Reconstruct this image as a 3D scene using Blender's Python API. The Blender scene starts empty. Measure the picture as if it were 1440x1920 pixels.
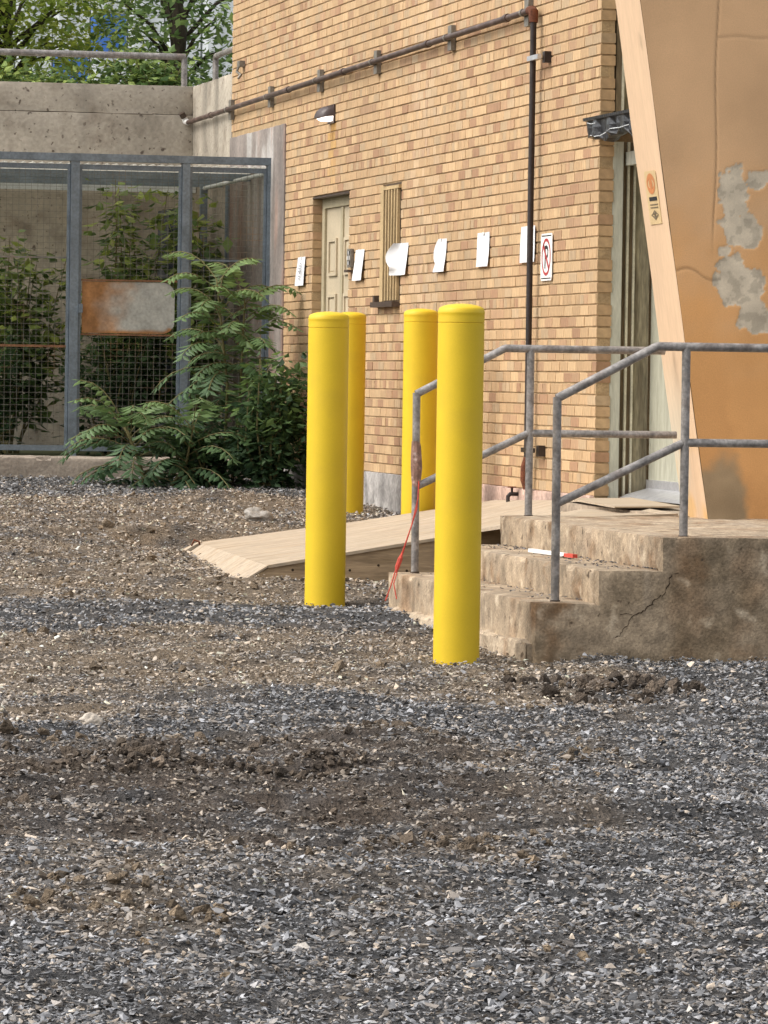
import bpy, bmesh, math, random
import numpy as np
from mathutils import Matrix, Vector

rng = np.random.default_rng(7)
random.seed(7)
S = bpy.context.scene
COL = S.collection

# ------------------------------------------------------------------ camera, sky, sun, exposure
# world axes: x runs into the brick wall (its face is x = 0), y runs away along the wall, z is up
CAM = np.array([-7.07219, -27.87453, 1.29])
F_PX, ROLL = 9000.0, 0.0148
TH = math.atan(1870 / F_PX)
PITCH = math.atan((960 - 707.7) / F_PX)
right = np.array([math.cos(TH), -math.sin(TH), 0.0])
fw0 = np.array([math.sin(TH), math.cos(TH), 0.0])
up0 = np.array([0, 0, 1.0])
fwd = math.cos(PITCH) * fw0 - math.sin(PITCH) * up0
upv = math.cos(PITCH) * up0 + math.sin(PITCH) * fw0
RV = right * math.cos(ROLL) + upv * math.sin(ROLL)
UV = -right * math.sin(ROLL) + upv * math.cos(ROLL)
cam = bpy.data.cameras.new('camera')
cam.lens = 36.0 * F_PX / 1920.0
cam.sensor_width = 36.0
cam.sensor_fit = 'AUTO'
cam.clip_start = 0.5
cam.clip_end = 2000.0
cam_o = bpy.data.objects.new('camera', cam)
m = Matrix(((RV[0], UV[0], -fwd[0], CAM[0]), (RV[1], UV[1], -fwd[1], CAM[1]), (RV[2], UV[2], -fwd[2], CAM[2]), (0, 0, 0, 1)))
cam_o.matrix_world = m
COL.objects.link(cam_o)
S.camera = cam_o

SUN_DIR = Vector((-0.70, 0.0, 0.80)).normalized()      # towards the sun
W = bpy.data.worlds.new('World')
S.world = W
W.use_nodes = True
nt = W.node_tree
nt.nodes.clear()
sky = nt.nodes.new('ShaderNodeTexSky')
sky.sky_type = 'NISHITA'
sky.sun_disc = False
sky.sun_elevation = math.asin(SUN_DIR.z)
sky.sun_rotation = math.atan2(SUN_DIR.x, SUN_DIR.y)
sky.dust_density = 4.0
sky.air_density = 1.0
hs = nt.nodes.new('ShaderNodeHueSaturation')
hs.inputs['Saturation'].default_value = 0.22
bg = nt.nodes.new('ShaderNodeBackground')
bg.inputs['Strength'].default_value = 0.15
wo = nt.nodes.new('ShaderNodeOutputWorld')
nt.links.new(sky.outputs[0], hs.inputs['Color'])
nt.links.new(hs.outputs[0], bg.inputs['Color'])
nt.links.new(bg.outputs[0], wo.inputs['Surface'])
sl = bpy.data.lights.new('sun', 'SUN')
sl.energy = 0.7
sl.angle = math.radians(38)
sl.color = (1.0, 0.94, 0.85)
so = bpy.data.objects.new('sun', sl)
so.rotation_euler = SUN_DIR.to_track_quat('Z', 'Y').to_euler()
so.location = (-10, 0, 20)
COL.objects.link(so)
S.view_settings.view_transform = 'Standard'
S.view_settings.look = 'None'
S.view_settings.exposure = 0.90
S.view_settings.gamma = 1.0
S.view_settings.use_curve_mapping = False
S.render.engine = 'CYCLES'

# ------------------------------------------------------------------ helpers
BASE = {}


def thing(name, label, cat, base=(0, 0, 0), group=None):
    o = bpy.data.objects.new(name, None)
    o.empty_display_size = 0.1
    o.location = base
    COL.objects.link(o)
    o['label'] = label
    o['category'] = cat
    if group:
        o['group'] = group
    BASE[o.name] = np.array(base, float)
    return o


def setcol(me, cols):
    a = me.color_attributes.new('Col', 'FLOAT_COLOR', 'POINT')
    c = np.ones((len(me.vertices), 4), np.float32)
    c[:, :3] = cols
    a.data.foreach_set('color', c.ravel())


def mesh_np(name, V, F, cols=None, smooth=False):
    """V (n,3), F (m,k) with constant k, or list of faces"""
    me = bpy.data.meshes.new(name)
    if isinstance(F, np.ndarray):
        n, k = F.shape
        me.vertices.add(len(V))
        me.vertices.foreach_set('co', np.asarray(V, np.float32).ravel())
        me.loops.add(n * k)
        me.loops.foreach_set('vertex_index', F.astype(np.int32).ravel())
        me.polygons.add(n)
        me.polygons.foreach_set('loop_start', np.arange(0, n * k, k, dtype=np.int32))
        me.polygons.foreach_set('loop_total', np.full(n, k, np.int32))
        me.update(calc_edges=True)
    else:
        me.from_pydata([tuple(v) for v in V], [], [tuple(f) for f in F])
        me.update()
    if cols is not None:
        setcol(me, cols)
    me.polygons.foreach_set('use_smooth', np.full(len(me.polygons), bool(smooth)))
    if smooth and isinstance(F, np.ndarray):
        me.set_sharp_from_angle(angle=0.6)
    return me


def obj(name, V, F, mat, parent=None, cols=None, smooth=False, base=None):
    """one mesh object from world coordinates"""
    V = np.asarray(V, float)
    if parent is not None:
        b = BASE[parent.name]
    else:
        b = np.array(base if base is not None else (0, 0, 0), float)
    me = mesh_np(name, V - b, F, cols, smooth)
    me.materials.append(mat)
    o = bpy.data.objects.new(name, me)
    COL.objects.link(o)
    if parent is not None:
        o.parent = parent
    else:
        o.location = b
    BASE[o.name] = b
    return o


def tag(o, label, cat, group=None):
    o['label'] = label
    o['category'] = cat
    if group:
        o['group'] = group
    return o


class MB:
    def __init__(s):
        s.V, s.F, s.C = [], [], []

    def add(s, V, F, c=None):
        n = len(s.V)
        s.V += [tuple(map(float, v)) for v in V]
        s.F += [tuple(int(i) + n for i in f) for f in F]
        s.C += [c if c is not None else (1, 1, 1)] * len(V)
        return s

    def box(s, x0, x1, y0, y1, z0, z1, c=None):
        V = [(x0, y0, z0), (x1, y0, z0), (x1, y1, z0), (x0, y1, z0), (x0, y0, z1), (x1, y0, z1), (x1, y1, z1), (x0, y1, z1)]
        return s.add(V, [(0, 3, 2, 1), (4, 5, 6, 7), (0, 1, 5, 4), (1, 2, 6, 5), (2, 3, 7, 6), (3, 0, 4, 7)], c)

    def tube(s, pts, r, n=10, c=None, cap=True):
        P = [np.array(p, float) for p in pts]
        rr = r if hasattr(r, '__len__') else [r] * len(P)
        T = []
        for i in range(len(P)):
            a = P[i] - P[i - 1] if i > 0 else P[1] - P[0]
            b = P[i + 1] - P[i] if i < len(P) - 1 else a
            t = a / (np.linalg.norm(a) + 1e-9) + b / (np.linalg.norm(b) + 1e-9)
            T.append(t / (np.linalg.norm(t) + 1e-9))
        ref = np.array([0, 0, 1.0]) if abs(T[0][2]) < 0.9 else np.array([1.0, 0, 0])
        u = np.cross(T[0], ref); u /= np.linalg.norm(u)
        V, F = [], []
        for i in range(len(P)):
            u = u - T[i] * (u @ T[i]); u /= np.linalg.norm(u)
            w = np.cross(T[i], u)
            k = 1.0
            if 0 < i < len(P) - 1:
                a = P[i] - P[i - 1]; a /= np.linalg.norm(a)
                k = 1.0 / max(0.5, a @ T[i])
            for j in range(n):
                an = 2 * math.pi * j / n
                V.append(P[i] + rr[i] * (math.cos(an) * u + math.sin(an) * w) * (1 + (k - 1) * 0.5))
        for i in range(len(P) - 1):
            for j in range(n):
                a, b = i * n + j, i * n + (j + 1) % n
                F.append((a, b, b + n, a + n))
        if cap:
            F.append(tuple(range(n - 1, -1, -1)))
            F.append(tuple((len(P) - 1) * n + j for j in range(n)))
        return s.add(V, F, c)

    def prism(s, poly, axis, a0, a1, c=None):
        """poly of 2D points in the two other axes (x,z for axis y; y,z for axis x; x,y for axis z)"""
        def mk(p, a):
            if axis == 1: return (p[0], a, p[1])
            if axis == 0: return (a, p[0], p[1])
            return (p[0], p[1], a)
        n = len(poly)
        V = [mk(p, a0) for p in poly] + [mk(p, a1) for p in poly]
        F = [tuple(range(n)), tuple(range(2 * n - 1, n - 1, -1))]
        F += [(i, i + n, (i + 1) % n + n, (i + 1) % n) for i in range(n)]
        return s.add(V, F, c)

    def build(s, name, mat, parent=None, smooth=False, base=None, fix=True):
        o = obj(name, s.V, s.F, mat, parent, np.array(s.C, np.float32), smooth, base)
        if fix:
            bm = bmesh.new(); bm.from_mesh(o.data)
            bmesh.ops.recalc_face_normals(bm, faces=bm.faces[:])
            bm.to_mesh(o.data); bm.free()
        if smooth:
            bm = bmesh.new(); bm.from_mesh(o.data)
            for e in bm.edges:
                if len(e.link_faces) == 2 and e.calc_face_angle(0) > 0.7:
                    e.smooth = False
            bm.to_mesh(o.data); bm.free()
        return o


def hash3(ix, iy, iz, seed):
    n = (ix * 374761393 + iy * 668265263 + iz * 2147483647 + seed * 1274126177).astype(np.int64)
    n = (n ^ (n >> 13)) * 1274126177
    n = n & 0x7fffffff
    n = (n ^ (n >> 16)) * 2246822519
    return ((n & 0xffffff) / float(0xffffff))


def vnoise(P, scale=1.0, seed=0):
    P = np.asarray(P, float) * scale
    i = np.floor(P).astype(np.int64)
    f = P - i
    f = f * f * (3 - 2 * f)
    r = 0
    for dx in (0, 1):
        for dy in (0, 1):
            for dz in (0, 1):
                w = (f[:, 0] if dx else 1 - f[:, 0]) * (f[:, 1] if dy else 1 - f[:, 1]) * (f[:, 2] if dz else 1 - f[:, 2])
                r = r + w * hash3(i[:, 0] + dx, i[:, 1] + dy, i[:, 2] + dz, seed)
    return r


def fbm(P, scale=1.0, seed=0, octv=4, gain=0.5):
    a, t, r = 1.0, 0.0, 0.0
    for k in range(octv):
        r = r + a * vnoise(P, scale * 2 ** k, seed + k * 17)
        t += a
        a *= gain
    return r / t


def smst(a, b, x):
    t = np.clip((x - a) / (b - a), 0, 1)
    return t * t * (3 - 2 * t)


def P3(x, y, z=None):
    x = np.asarray(x, float)
    return np.stack([x, np.asarray(y, float) * np.ones_like(x), np.zeros_like(x) if z is None else np.asarray(z, float) * np.ones_like(x)], 1)


def noisy_box(x0, x1, y0, y1, z0, z1, cell=0.03, r=0.012, amp=0.004, seed=0, nsc=9.0):
    lo, hi = np.array([x0, y0, z0]), np.array([x1, y1, z1])
    n = [max(2, int(math.ceil((hi[i] - lo[i]) / cell))) for i in range(3)]
    ax = [np.linspace(lo[i], hi[i], n[i] + 1) for i in range(3)]
    for i in range(3):
        if n[i] > 3:
            ax[i][1] = lo[i] + r; ax[i][-2] = hi[i] - r
    Vs, Fs, off = [], [], 0
    for a in range(3):
        b, c = (a + 1) % 3, (a + 2) % 3
        B, Cc = np.meshgrid(ax[b], ax[c], indexing='ij')
        nb, nc = B.shape
        idx = np.arange(nb * nc).reshape(nb, nc)
        q = np.stack([idx[:-1, :-1], idx[1:, :-1], idx[1:, 1:], idx[:-1, 1:]], -1).reshape(-1, 4)
        for side, val in ((0, lo[a]), (1, hi[a])):
            V = np.zeros((nb * nc, 3))
            V[:, a] = val; V[:, b] = B.ravel(); V[:, c] = Cc.ravel()
            Vs.append(V); Fs.append((q if side else q[:, ::-1]) + off)
            off += nb * nc
    V = np.concatenate(Vs); F = np.concatenate(Fs)
    _, ui, inv = np.unique(np.round(V * 1e5).astype(np.int64), axis=0, return_index=True, return_inverse=True)
    V = V[ui]; F = inv.reshape(-1)[F]
    inner = np.clip(V, lo + r, hi - r)
    d = V - inner
    L = np.linalg.norm(d, axis=1, keepdims=True)
    Nn = d / np.maximum(L, 1e-9)
    nz = fbm(V, nsc, seed, 3) - 0.5
    edge = (np.abs(d) > 1e-6).sum(1) >= 2
    chip = smst(0.56, 0.72, fbm(V, 7.0, seed + 5, 3)) * edge
    V = inner + Nn * np.minimum(L, r) + Nn * (2 * amp * nz - chip * 2.2 * r)[:, None]
    return V, F


# ------------------------------------------------------------------ materials
def M(name, color=(0.5, 0.5, 0.5), rough=0.8, var=0.25, scale=6.0, fine=60.0, bump=0.25, bdist=0.01, metal=0.0, attr=False,
      spec=0.3, stretch=(1, 1, 1), emit=None, pits=None, transl=0.0, tint=None, tscale=2.0, tlo=0.5, thi=0.7, detail=4.0):
    mt = bpy.data.materials.new(name)
    mt.use_nodes = True
    n = mt.node_tree
    L = n.links
    bs = n.nodes['Principled BSDF']
    bs.inputs['Roughness'].default_value = rough
    bs.inputs['Metallic'].default_value = metal
    bs.inputs['Specular IOR Level'].default_value = spec
    tc = n.nodes.new('ShaderNodeTexCoord')
    mp = n.nodes.new('ShaderNodeMapping')
    mp.inputs['Scale'].default_value = stretch
    L.new(tc.outputs['Object'], mp.inputs['Vector'])
    n1 = n.nodes.new('ShaderNodeTexNoise'); n1.inputs['Scale'].default_value = scale; n1.inputs['Detail'].default_value = detail
    n2 = n.nodes.new('ShaderNodeTexNoise'); n2.inputs['Scale'].default_value = fine; n2.inputs['Detail'].default_value = 3
    L.new(mp.outputs[0], n1.inputs['Vector']); L.new(mp.outputs[0], n2.inputs['Vector'])
    ma = n.nodes.new('ShaderNodeMapRange'); ma.inputs['From Min'].default_value = 0.25; ma.inputs['From Max'].default_value = 0.75
    ma.inputs['To Min'].default_value = 1 - var; ma.inputs['To Max'].default_value = 1 + var
    mb = n.nodes.new('ShaderNodeMapRange'); mb.inputs['From Min'].default_value = 0.3; mb.inputs['From Max'].default_value = 0.7
    mb.inputs['To Min'].default_value = 1 - var * 0.6; mb.inputs['To Max'].default_value = 1 + var * 0.6
    L.new(n1.outputs['Fac'], ma.inputs['Value']); L.new(n2.outputs['Fac'], mb.inputs['Value'])
    mu = n.nodes.new('ShaderNodeMath'); mu.operation = 'MULTIPLY'
    L.new(ma.outputs[0], mu.inputs[0]); L.new(mb.outputs[0], mu.inputs[1])
    if attr:
        src = n.nodes.new('ShaderNodeAttribute'); src.attribute_name = 'Col'
        csock = src.outputs['Color']
    else:
        src = n.nodes.new('ShaderNodeRGB'); src.outputs[0].default_value = (*color, 1)
        csock = src.outputs[0]
    if tint is not None:
        n3 = n.nodes.new('ShaderNodeTexNoise'); n3.inputs['Scale'].default_value = tscale; n3.inputs['Detail'].default_value = 6
        L.new(mp.outputs[0], n3.inputs['Vector'])
        mr = n.nodes.new('ShaderNodeMapRange'); mr.inputs['From Min'].default_value = tlo; mr.inputs['From Max'].default_value = thi
        L.new(n3.outputs['Fac'], mr.inputs['Value'])
        mx = n.nodes.new('ShaderNodeMix'); mx.data_type = 'RGBA'
        L.new(mr.outputs[0], mx.inputs['Factor']); L.new(csock, mx.inputs['A'])
        mx.inputs['B'].default_value = (*tint, 1)
        csock = mx.outputs['Result']
    if pits is not None:
        for (psc, plo, phi, pcol) in pits:
            n4 = n.nodes.new('ShaderNodeTexNoise'); n4.inputs['Scale'].default_value = psc; n4.inputs['Detail'].default_value = 3
            L.new(tc.outputs['Object'], n4.inputs['Vector'])
            mr = n.nodes.new('ShaderNodeMapRange'); mr.inputs['From Min'].default_value = plo; mr.inputs['From Max'].default_value = phi
            L.new(n4.outputs['Fac'], mr.inputs['Value'])
            mx = n.nodes.new('ShaderNodeMix'); mx.data_type = 'RGBA'
            L.new(mr.outputs[0], mx.inputs['Factor']); L.new(csock, mx.inputs['A'])
            mx.inputs['B'].default_value = (*pcol, 1)
            csock = mx.outputs['Result']
    sc = n.nodes.new('ShaderNodeVectorMath'); sc.operation = 'SCALE'
    L.new(csock, sc.inputs[0]); L.new(mu.outputs[0], sc.inputs['Scale'])
    L.new(sc.outputs[0], bs.inputs['Base Color'])
    if bump > 0:
        bp = n.nodes.new('ShaderNodeBump'); bp.inputs['Strength'].default_value = bump; bp.inputs['Distance'].default_value = bdist
        L.new(n2.outputs['Fac'], bp.inputs['Height']); L.new(bp.outputs[0], bs.inputs['Normal'])
    if emit:
        bs.inputs['Emission Color'].default_value = (*emit[0], 1)
        bs.inputs['Emission Strength'].default_value = emit[1]
    if transl > 0:
        tr = n.nodes.new('ShaderNodeBsdfTranslucent')
        L.new(sc.outputs[0], tr.inputs['Color'])
        mxs = n.nodes.new('ShaderNodeMixShader'); mxs.inputs[0].default_value = transl
        out = n.nodes['Material Output']
        L.new(bs.outputs[0], mxs.inputs[1]); L.new(tr.outputs[0], mxs.inputs[2]); L.new(mxs.outputs[0], out.inputs['Surface'])
    return mt


m_brick = M('brick_clay', attr=True, rough=0.85, var=0.20, scale=5, fine=22, bump=0.25, bdist=0.004, stretch=(1, 9, 1.2))
m_mortar = M('mortar', (0.40, 0.28, 0.155), rough=0.95, var=0.22, scale=8, fine=90)
m_bed = M('bed_joint', (0.42, 0.31, 0.19), rough=0.95, var=0.2, scale=8, fine=90)
m_concrete = M('concrete_steps', attr=True, rough=0.9, var=0.38, scale=14, fine=85, bump=0.6, bdist=0.006, tint=(0.19, 0.115, 0.06), tscale=5.0, tlo=0.55, thi=0.72, pits=((20, 0.66, 0.72, (0.12, 0.085, 0.055)), (7, 0.60, 0.75, (0.44, 0.36, 0.26))))
m_wallconc = M('retaining_concrete', attr=True, rough=0.92, var=0.22, scale=1.8, fine=26, bump=0.5, bdist=0.01, tint=(0.20, 0.16, 0.12), tscale=3.5, tlo=0.55, thi=0.8, pits=((9, 0.66, 0.72, (0.13, 0.10, 0.08)), (24, 0.64, 0.70, (0.14, 0.11, 0.085))))
m_plaster = M('stained_plaster', attr=True, rough=0.92, var=0.25, scale=3, fine=30, bump=0.3)
m_found = M('foundation', attr=True, rough=0.95, var=0.4, scale=5, fine=35, bump=0.5)
m_stucco = M('painted_stucco', attr=True, rough=0.8, var=0.10, scale=2.2, fine=150, bump=0.22, bdist=0.004, spec=0.25)
m_finedge = M('pale_end_board', (0.66, 0.45, 0.26), rough=0.75, var=0.12, scale=4, fine=14, bump=0.12, stretch=(6, 6, 0.5), tint=(0.56, 0.36, 0.19), tscale=2.0, tlo=0.5, thi=0.75)
m_yellow = M('yellow_plastic', (0.69, 0.475, 0.022), rough=0.5, var=0.05, scale=5, fine=180, bump=0.10, bdist=0.002, spec=0.3, tint=(0.58, 0.385, 0.03), tscale=3.0, tlo=0.55, thi=0.85)
m_rail = M('weathered_galvanised_pipe', (0.25, 0.23, 0.212), rough=0.42, var=0.5, scale=14, fine=60, bump=0.2, bdist=0.003, metal=0.15, spec=0.5, tint=(0.15, 0.115, 0.095), tscale=6, tlo=0.52, thi=0.7)
m_pipe = M('dark_conduit', (0.030, 0.021, 0.018), rough=0.45, var=0.4, scale=12, fine=50, bump=0.1, metal=0.2, spec=0.5)
m_pipe2 = M('rusted_conduit', (0.075, 0.045, 0.034), rough=0.5, var=0.4, scale=7, fine=50, bump=0.15, metal=0.2, spec=0.5, tint=(0.17, 0.12, 0.10), tscale=5)
m_rust = M('rust', (0.13, 0.045, 0.022), rough=0.9, var=0.4, scale=20, fine=80)
m_strut = M('strut_steel', (0.20, 0.18, 0.15), rough=0.5, var=0.3, scale=20, metal=0.3, spec=0.5)
m_cream = M('cream_door_paint', (0.50, 0.415, 0.285), rough=0.6, var=0.12, scale=4, fine=60, bump=0.08)
m_framegrey = M('grey_beige_frame', (0.40, 0.34, 0.22), rough=0.7, var=0.15, scale=6)
m_bars = M('tan_bars', (0.46, 0.33, 0.17), rough=0.7, var=0.2, scale=6)
m_darkbrown = M('dark_brown_metal', (0.06, 0.038, 0.026), rough=0.5, var=0.3, scale=10, spec=0.5)
m_opening = M('dark_opening', (0.075, 0.05, 0.03), rough=0.9, var=0.2)
m_paper = M('white_paper', (0.74, 0.74, 0.74), rough=0.7, var=0.03, scale=4, fine=20, bump=0.05)
m_ink = M('grey_print', (0.38, 0.38, 0.40), rough=0.8, var=0.1)
m_white = M('white_paint', (0.80, 0.78, 0.74), rough=0.5, var=0.05)
m_red = M('sign_red', (0.42, 0.05, 0.05), rough=0.5, var=0.08)
m_black = M('sign_black', (0.02, 0.02, 0.022), rough=0.5, var=0.1)
m_blackplastic = M('black_torn_flashing', (0.022, 0.023, 0.026), rough=0.28, var=0.3, scale=12, fine=30, bump=0.3, bdist=0.02, spec=0.5)
m_whiteedge = M('torn_white_edge', (0.60, 0.62, 0.62), rough=0.6, var=0.2)
m_palepost = M('pale_green_grey_post', (0.50, 0.49, 0.40), rough=0.75, var=0.16, scale=5, fine=25, stretch=(4, 4, 0.6))
m_olive = M('old_olive_timber', (0.27, 0.235, 0.155), rough=0.85, var=0.38, scale=5, fine=20, bump=0.3, stretch=(5, 5, 0.6), tint=(0.11, 0.085, 0.055), tscale=3, tlo=0.56, thi=0.72)
m_paledoor = M('pale_door_paint', (0.36, 0.35, 0.27), rough=0.7, var=0.2, scale=5, fine=25, stretch=(4, 4, 0.6))
m_olived = M('brown_timber_strip', (0.18, 0.135, 0.08), rough=0.85, var=0.3, scale=5, fine=20, stretch=(5, 5, 0.6))
m_bead = M('pale_bead', (0.62, 0.58, 0.44), rough=0.7, var=0.2, scale=8)
m_alu = M('bright_aluminium', (0.66, 0.66, 0.68), rough=0.35, var=0.15, scale=10, metal=0.75, spec=0.5)
m_ply = M('plywood', (0.43, 0.345, 0.25), rough=0.8, var=0.24, scale=3.0, fine=12, bump=0.12, stretch=(1.0, 9, 9), tint=(0.34, 0.25, 0.16), tscale=1.5, tlo=0.48, thi=0.72)
m_plyside = M('weathered_plywood_edge', (0.36, 0.26, 0.16), rough=0.85, var=0.25, scale=3.0, fine=12, bump=0.2, stretch=(1.0, 4, 9), tint=(0.24, 0.17, 0.10), tscale=2, tlo=0.5, thi=0.7)
m_galv = M('galvanised_steel', (0.17, 0.205, 0.235), rough=0.5, var=0.28, scale=7, fine=50, bump=0.06, metal=0.35, spec=0.5)
m_wire = M('mesh_wire', (0.20, 0.19, 0.165), rough=0.6, var=0.3, scale=9, metal=0.3, tint=(0.30, 0.16, 0.07), tscale=3, tlo=0.55, thi=0.7)
m_rustbar = M('rusty_bar', (0.20, 0.10, 0.05), rough=0.8, var=0.4, scale=10)
m_plate = M('rusting_plate', attr=True, rough=0.65, var=0.25, scale=8, fine=50, bump=0.1)
m_corr = M('corrugated_sheet', (0.62, 0.61, 0.54), rough=0.6, var=0.25, scale=4, spec=0.4, transl=0.65)
m_ground = M('gravelly_soil', attr=True, rough=0.98, var=0.42, scale=14, fine=75, bump=0.9, bdist=0.03)
m_stone = M('crushed_stone', attr=True, rough=0.5, var=0.30, scale=30, fine=160, bump=0.15, bdist=0.002, spec=0.55)
m_kerb = M('kerb_concrete', attr=True, rough=0.95, var=0.3, scale=6, fine=40, bump=0.5)
m_leaf = M('leaves', attr=True, rough=0.5, var=0.12, scale=3, fine=20, bump=0, transl=0.35, spec=0.3)
m_leaf2 = M('tree_leaves', attr=True, rough=0.45, var=0.12, scale=3, fine=20, bump=0, transl=0.5, spec=0.3)
m_bark = M('bark', (0.07, 0.055, 0.04), rough=0.95, var=0.4, scale=10, bump=0.5, stretch=(3, 3, 0.7))
m_greenstem = M('plant_stem', (0.16, 0.14, 0.06), rough=0.8, var=0.3, scale=10)
m_terrace = M('terrace_soil', (0.08, 0.09, 0.04), rough=1.0, var=0.4, scale=3)
m_blue = M('blue_cladding', (0.07, 0.20, 0.62), rough=0.45, var=0.12, scale=0.6, spec=0.4, bump=0)
m_whiteclad = M('white_cladding', (0.80, 0.82, 0.84), rough=0.6, var=0.06, scale=0.6, bump=0)
m_cord = M('red_cord_fibre', (0.50, 0.07, 0.045), rough=0.8, var=0.2, scale=30)
m_wrap = M('brown_wrap', (0.26, 0.15, 0.11), rough=0.8, var=0.4, scale=25, tint=(0.55, 0.42, 0.36), tscale=20, tlo=0.55, thi=0.65)
m_lens = M('lit_lamp_lens', (0.9, 0.9, 0.9), rough=0.3, var=0.0, bump=0, emit=((1.0, 0.86, 0.76), 1.4))
m_bronze = M('bronze_lamp_housing', (0.055, 0.035, 0.03), rough=0.4, var=0.2, scale=10, spec=0.5)
m_sticker = M('label_cream', (0.58, 0.42, 0.22), rough=0.6, var=0.06)
m_stickero = M('label_orange', (0.52, 0.20, 0.07), rough=0.6, var=0.06)
m_crack = M('crack_shadow', (0.05, 0.033, 0.02), rough=1.0, var=0.3)

# ------------------------------------------------------------------ ground
def lat(x, y):
    d = (y + 27.87) / 0.979
    xc = -1.28 + 0.206 * y
    return (x - xc) / (0.08 * d)


def ground_z(x, y):
    x = np.asarray(x, float); y = np.asarray(y, float)
    z = 0.027 * (np.clip(y, -60, 10.2) + 6.5)
    p = P3(x, y)
    z = z + 0.075 * (fbm(p * [1, 0.8, 1], 0.9, 3, 3) - 0.5) * smst(9.5, 5, y)
    z = z + 0.05 * (fbm(p * [0.7, 1.3, 1], 2.6, 9, 3) - 0.5) * smst(8, 3, y)
    z = z + 0.050 * (fbm(p * [0.8, 1.2, 1], 5.5, 13, 2) - 0.5) * smst(8, 3, y)
    for cx, cy, rx, ry, h in ((-4.55, -11.05, 0.35, 0.35, 0.055), (-4.30, -14.0, 0.32, 0.28, 0.045), (-3.15, -12.4, 0.45, 0.16, 0.05), (-3.6, -12.0, 0.9, 0.25, -0.045),
                              (-1.95, -8.05, 0.30, 0.2, 0.03), (-1.05, 7.0, 0.5, 0.5, 0.07), (-4.9, -9.6, 0.5, 0.3, 0.03), (-4.2, -12.9, 0.8, 0.2, -0.04),
                              (-2.05, -6.7, 0.45, 0.3, 0.0), (-1.2, -7.0, 0.8, 0.5, 0.035), (-5.2, -14.6, 0.5, 0.3, 0.03), (-2.3, -2.5, 0.6, 0.9, -0.075)):
        z = z + h * np.exp(-((x - cx) / rx) ** 2 - ((y - cy) / ry) ** 2)
    # wheel ruts
    for x0 in (-4.0, -2.75):
        d = x - (x0 + 0.05 * np.sin(y * 0.9) + 0.10 * (y + 11))
        z = z - 0.028 * np.exp(-(d / 0.16) ** 2) * smst(-15.5, -13.5, y) * smst(-8.0, -9.5, y)
    bz, dz = brownness(x, y)
    rid = np.abs(fbm(p * [0.55, 1.5, 1], 3.6, 15, 3) - 0.5) * 2
    z = z + (0.075 * (0.35 - rid) + 0.03 * (vnoise(p, 11, 16) - 0.5)) * np.clip(0.35 * bz + dz, 0, 1) * smst(9, 4, y)
    k = smst(-2.7, -2.2, x) * smst(-1.3, -0.7, y) * smst(3.1, 2.7, y)
    z = z * (1 - k) + (0.027 * (y + 6.5) - 0.085) * k
    return z


def brownness(x, y):
    p = P3(x, y)
    n = (fbm(p, 0.9, 21, 4) - 0.5) * 1.4
    n2 = (fbm(p, 3.5, 23, 3) - 0.5)
    u = lat(x, y) + 0.8 * n
    yy = y + 2.2 * n + 0.8 * n2
    b1 = smst(-3.1, -2.2, yy) * smst(7.9, 6.9, y + 0.8 * n2)
    b2 = smst(-9.6, -8.3, yy) * smst(-4.9, -5.6, yy) * smst(0.95, 0.45, u)
    b3 = smst(-14.0, -12.9, yy) * smst(-9.7, -10.7, yy) * smst(0.75, 0.05, u) * 0.95
    b4 = smst(-15.4, -14.7, yy) * smst(-13.3, -14.0, yy) * smst(0.1, -0.5, u) * 0.55
    b = np.maximum(np.maximum(b1, b2), np.maximum(b3, b4))
    n3 = fbm(p, 7.0, 25, 3) - 0.5
    b = np.clip(0.02 + 0.85 * b + 1.3 * n2 * (0.25 + b) + 0.8 * n3 * (0.35 + b), 0, 1)
    dark = np.maximum(b3, 0.25 * b4)
    return b, dark


def soil_color(x, y):
    b, dark = brownness(x, y)
    grey = np.array([0.060, 0.058, 0.057]); tan = np.array([0.17, 0.13, 0.09]); dk = np.array([0.068, 0.052, 0.040])
    br = tan[None] * (1 - dark[:, None]) + dk[None] * dark[:, None]
    return grey[None] * (1 - b[:, None]) + br * b[:, None]


def axis_pts(lo, fa, fb, hi, cell, nco):
    a = fa - (np.geomspace(1, 1 + (fa - lo), nco) - 1)[::-1][:-1] if fa > lo else np.array([])
    c = fb + (np.geomspace(1, 1 + (hi - fb), nco) - 1)[1:]
    return np.concatenate([a, np.arange(fa, fb, cell), [fb], c])


gx = axis_pts(-400, -7.2, 0.4, 400, 0.045, 14)
gy = axis_pts(-400, -19.0, 11.0, 600, 0.05, 14)
GX, GY = np.meshgrid(gx, gy, indexing='ij')
gz = ground_z(GX.ravel(), GY.ravel())
gz += 0.012 * (fbm(P3(GX.ravel(), GY.ravel()), 9.0, 31, 2) - 0.5)
GV = np.stack([GX.ravel(), GY.ravel(), gz], 1)
idx = np.arange(GX.size).reshape(GX.shape)
GF = np.stack([idx[:-1, :-1], idx[1:, :-1], idx[1:, 1:], idx[:-1, 1:]], -1).reshape(-1, 4)
g = obj('ground', GV, GF, m_ground, cols=soil_color(GV[:, 0], GV[:, 1]), smooth=True)
g['kind'] = 'structure'
g['label'] = 'yard of dark grey gravel and brown soil before the brick building'


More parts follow.
